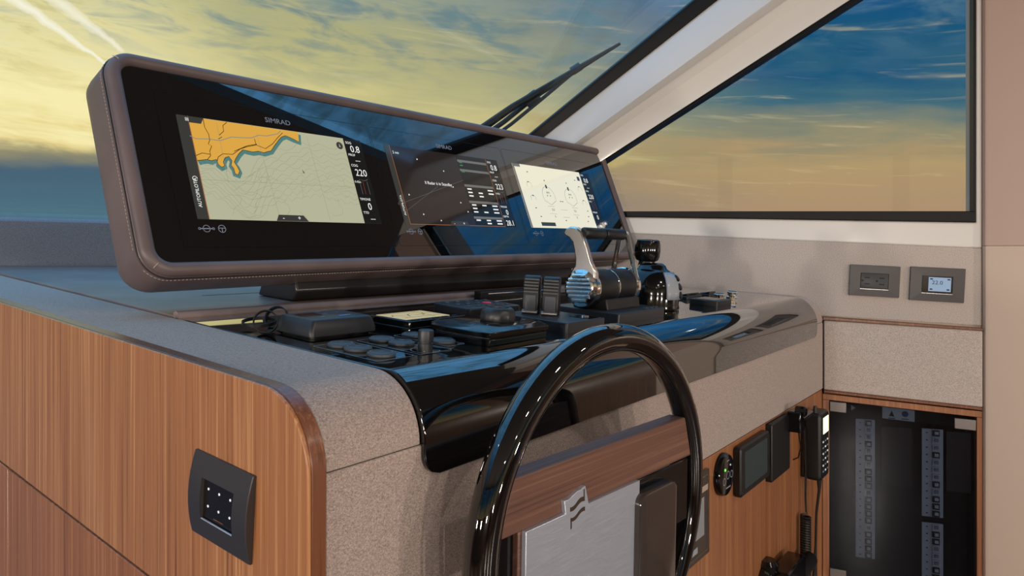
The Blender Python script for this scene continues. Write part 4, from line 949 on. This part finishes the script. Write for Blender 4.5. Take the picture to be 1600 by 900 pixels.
# clip-on device at the bottom edge
m_ = empty('bracketed_remote', ff(1.535, -.715), 'black bracketed remote at the foot of the wood front', 'remote')
MB().lathe([(.048, 0), (.048, .010), (.042, .018), (.030, .020)], 28).build('mount', GLOSSP, m_, T3(-.045, .02))
MB().loft([[(x, y, z) for x, y in rrect(-.05, .085, -.05, .055, .012, 4)] for z in (.012, .05)]).build('body', GLOSSP, m_, I4, bevel=.003)
MB().lathe([(.010, 0), (.010, .012), (.006, .016), (.0003, .017)], 16).build('screw_knob', CHR, m_, T3(.01, .02, .05))
MB().lathe([(.018, 0), (.018, .12), (.014, .13)], 18).build('arm', PLA, m_, T3(.07, .0, .03) @ RYm(90))
MB().lathe([(.020, 0), (.022, .016), (.016, .024)], 18).build('top_knob', GLOSSP, m_, T3(-.045, .052, .008) @ RXm(-90))
# switch plate on the wooden side panel
def lf(y, z): return frame((XL - .0003, y, z), (0, -1, 0), (0, 0, 1), (-1, 0, 0))
c4 = [hit(px_, py_, (XL - .006, 0, 0), (1, 0, 0)) for px_, py_ in ((298, 702), (388, 745), (388, 884), (297, 834))]
yc = sum(p.y for p in c4) / 4; zc = sum(p.z for p in c4) / 4; hw = (c4[0].y + c4[3].y - c4[1].y - c4[2].y) / 4; hh = (c4[0].z + c4[1].z - c4[2].z - c4[3].z) / 4
r_ = empty('switch_plate', lf(yc, zc) @ RZ(math.degrees(math.atan2(c4[1].z - c4[0].z, c4[0].y - c4[1].y))), 'curved anthracite switch plate with six dots on the wooden side panel', 'switch plate')
a_, b_ = hw * .55, hh * .49
def bow(y): return .0085 - .0055 * (y / hh) ** 2
def per(w_, h_):
    n_ = 8; c_ = [(-w_, -h_), (w_, -h_), (w_, h_), (-w_, h_)]
    return [(c_[k][0] + (c_[(k + 1) % 4][0] - c_[k][0]) * i / n_, c_[k][1] + (c_[(k + 1) % 4][1] - c_[k][1]) * i / n_) for k in range(4) for i in range(n_)]
def bulge(p): return list(p)
po, pi_ = bulge(per(hw, hh)), per(a_, b_)
MB().loft([[(x, y, 0) for x, y in po], [(x, y, bow(y) - .0008) for x, y in po], [(x * .985, y * .99, bow(y)) for x, y in po], [(x, y, bow(y)) for x, y in pi_], [(x * .985, y * .985, .003) for x, y in pi_]], cap=False).build('curved_frame', PLATE, r_, I4, ang=40)
MB().box(-a_, a_, -b_, b_, 0, .0048).build('touch_glass', mat('brown_glass', (30, 24, 22), .12), r_, I4)
for k in range(3):
    for q_ in (-.42, .42): MB().lathe([(.0012, .0046), (.0012, .0052), (.0003, .0054)], 12).build('dot', WHITE, r_, T3((k - 1) * a_ * .68, q_ * b_ + .002))
MB().tube([(-a_ * .97, -b_ * .985, .0066), (a_ * .97, -b_ * .985, .0066)], .0008, 6).build('bright_edge', BRUSH, r_, I4)
MB().box(-a_ * .3, a_ * .3, -b_ * .80, -b_ * .77, .0047, .0050).build('maker_mark', mat('copper_print', (140, 90, 60), .4), r_, I4)
# ------------------------------------------------------------------ windscreen wiper outside the glass
def wsp(px_, py_, off): return hit(px_, py_, E1 + GN * off, GN)
wr = wsp(760, 196, .05)
wi = empty('windscreen_wiper', Matrix.Translation(wr), 'black twin-arm wiper resting outside the windscreen', 'wiper'); WI_ = Matrix.Translation(-wr)
MB().tube([wsp(700, 236, .03), wsp(760, 196, .03), wsp(800, 168, .03), wsp(905, 106, .03), wsp(969, 68, .03)], [.011, .011, .010, .008, .004], 6).build('blade', SEAL, wi, WI_)
MB().tube([wsp(720, 238, .055), wsp(788, 190, .055), wsp(835, 152, .055), wsp(880, 122, .055)], .0075, 8).build('arm', PLA, wi, WI_)
MB().tube([wsp(735, 240, .055), wsp(800, 193, .055), wsp(850, 152, .055), wsp(902, 108, .05), wsp(935, 88, .04)], .0055, 8).build('arm', PLA, wi, WI_)
MB().tube([wsp(822, 162, .045), wsp(841, 148, .045)], .020, 6).build('pivot_block', PLA, wi, WI_, bevel=.003)
MB().tube([wsp(893, 112, .04), wsp(907, 103, .04)], .012, 6).build('pivot_block', PLA, wi, WI_)
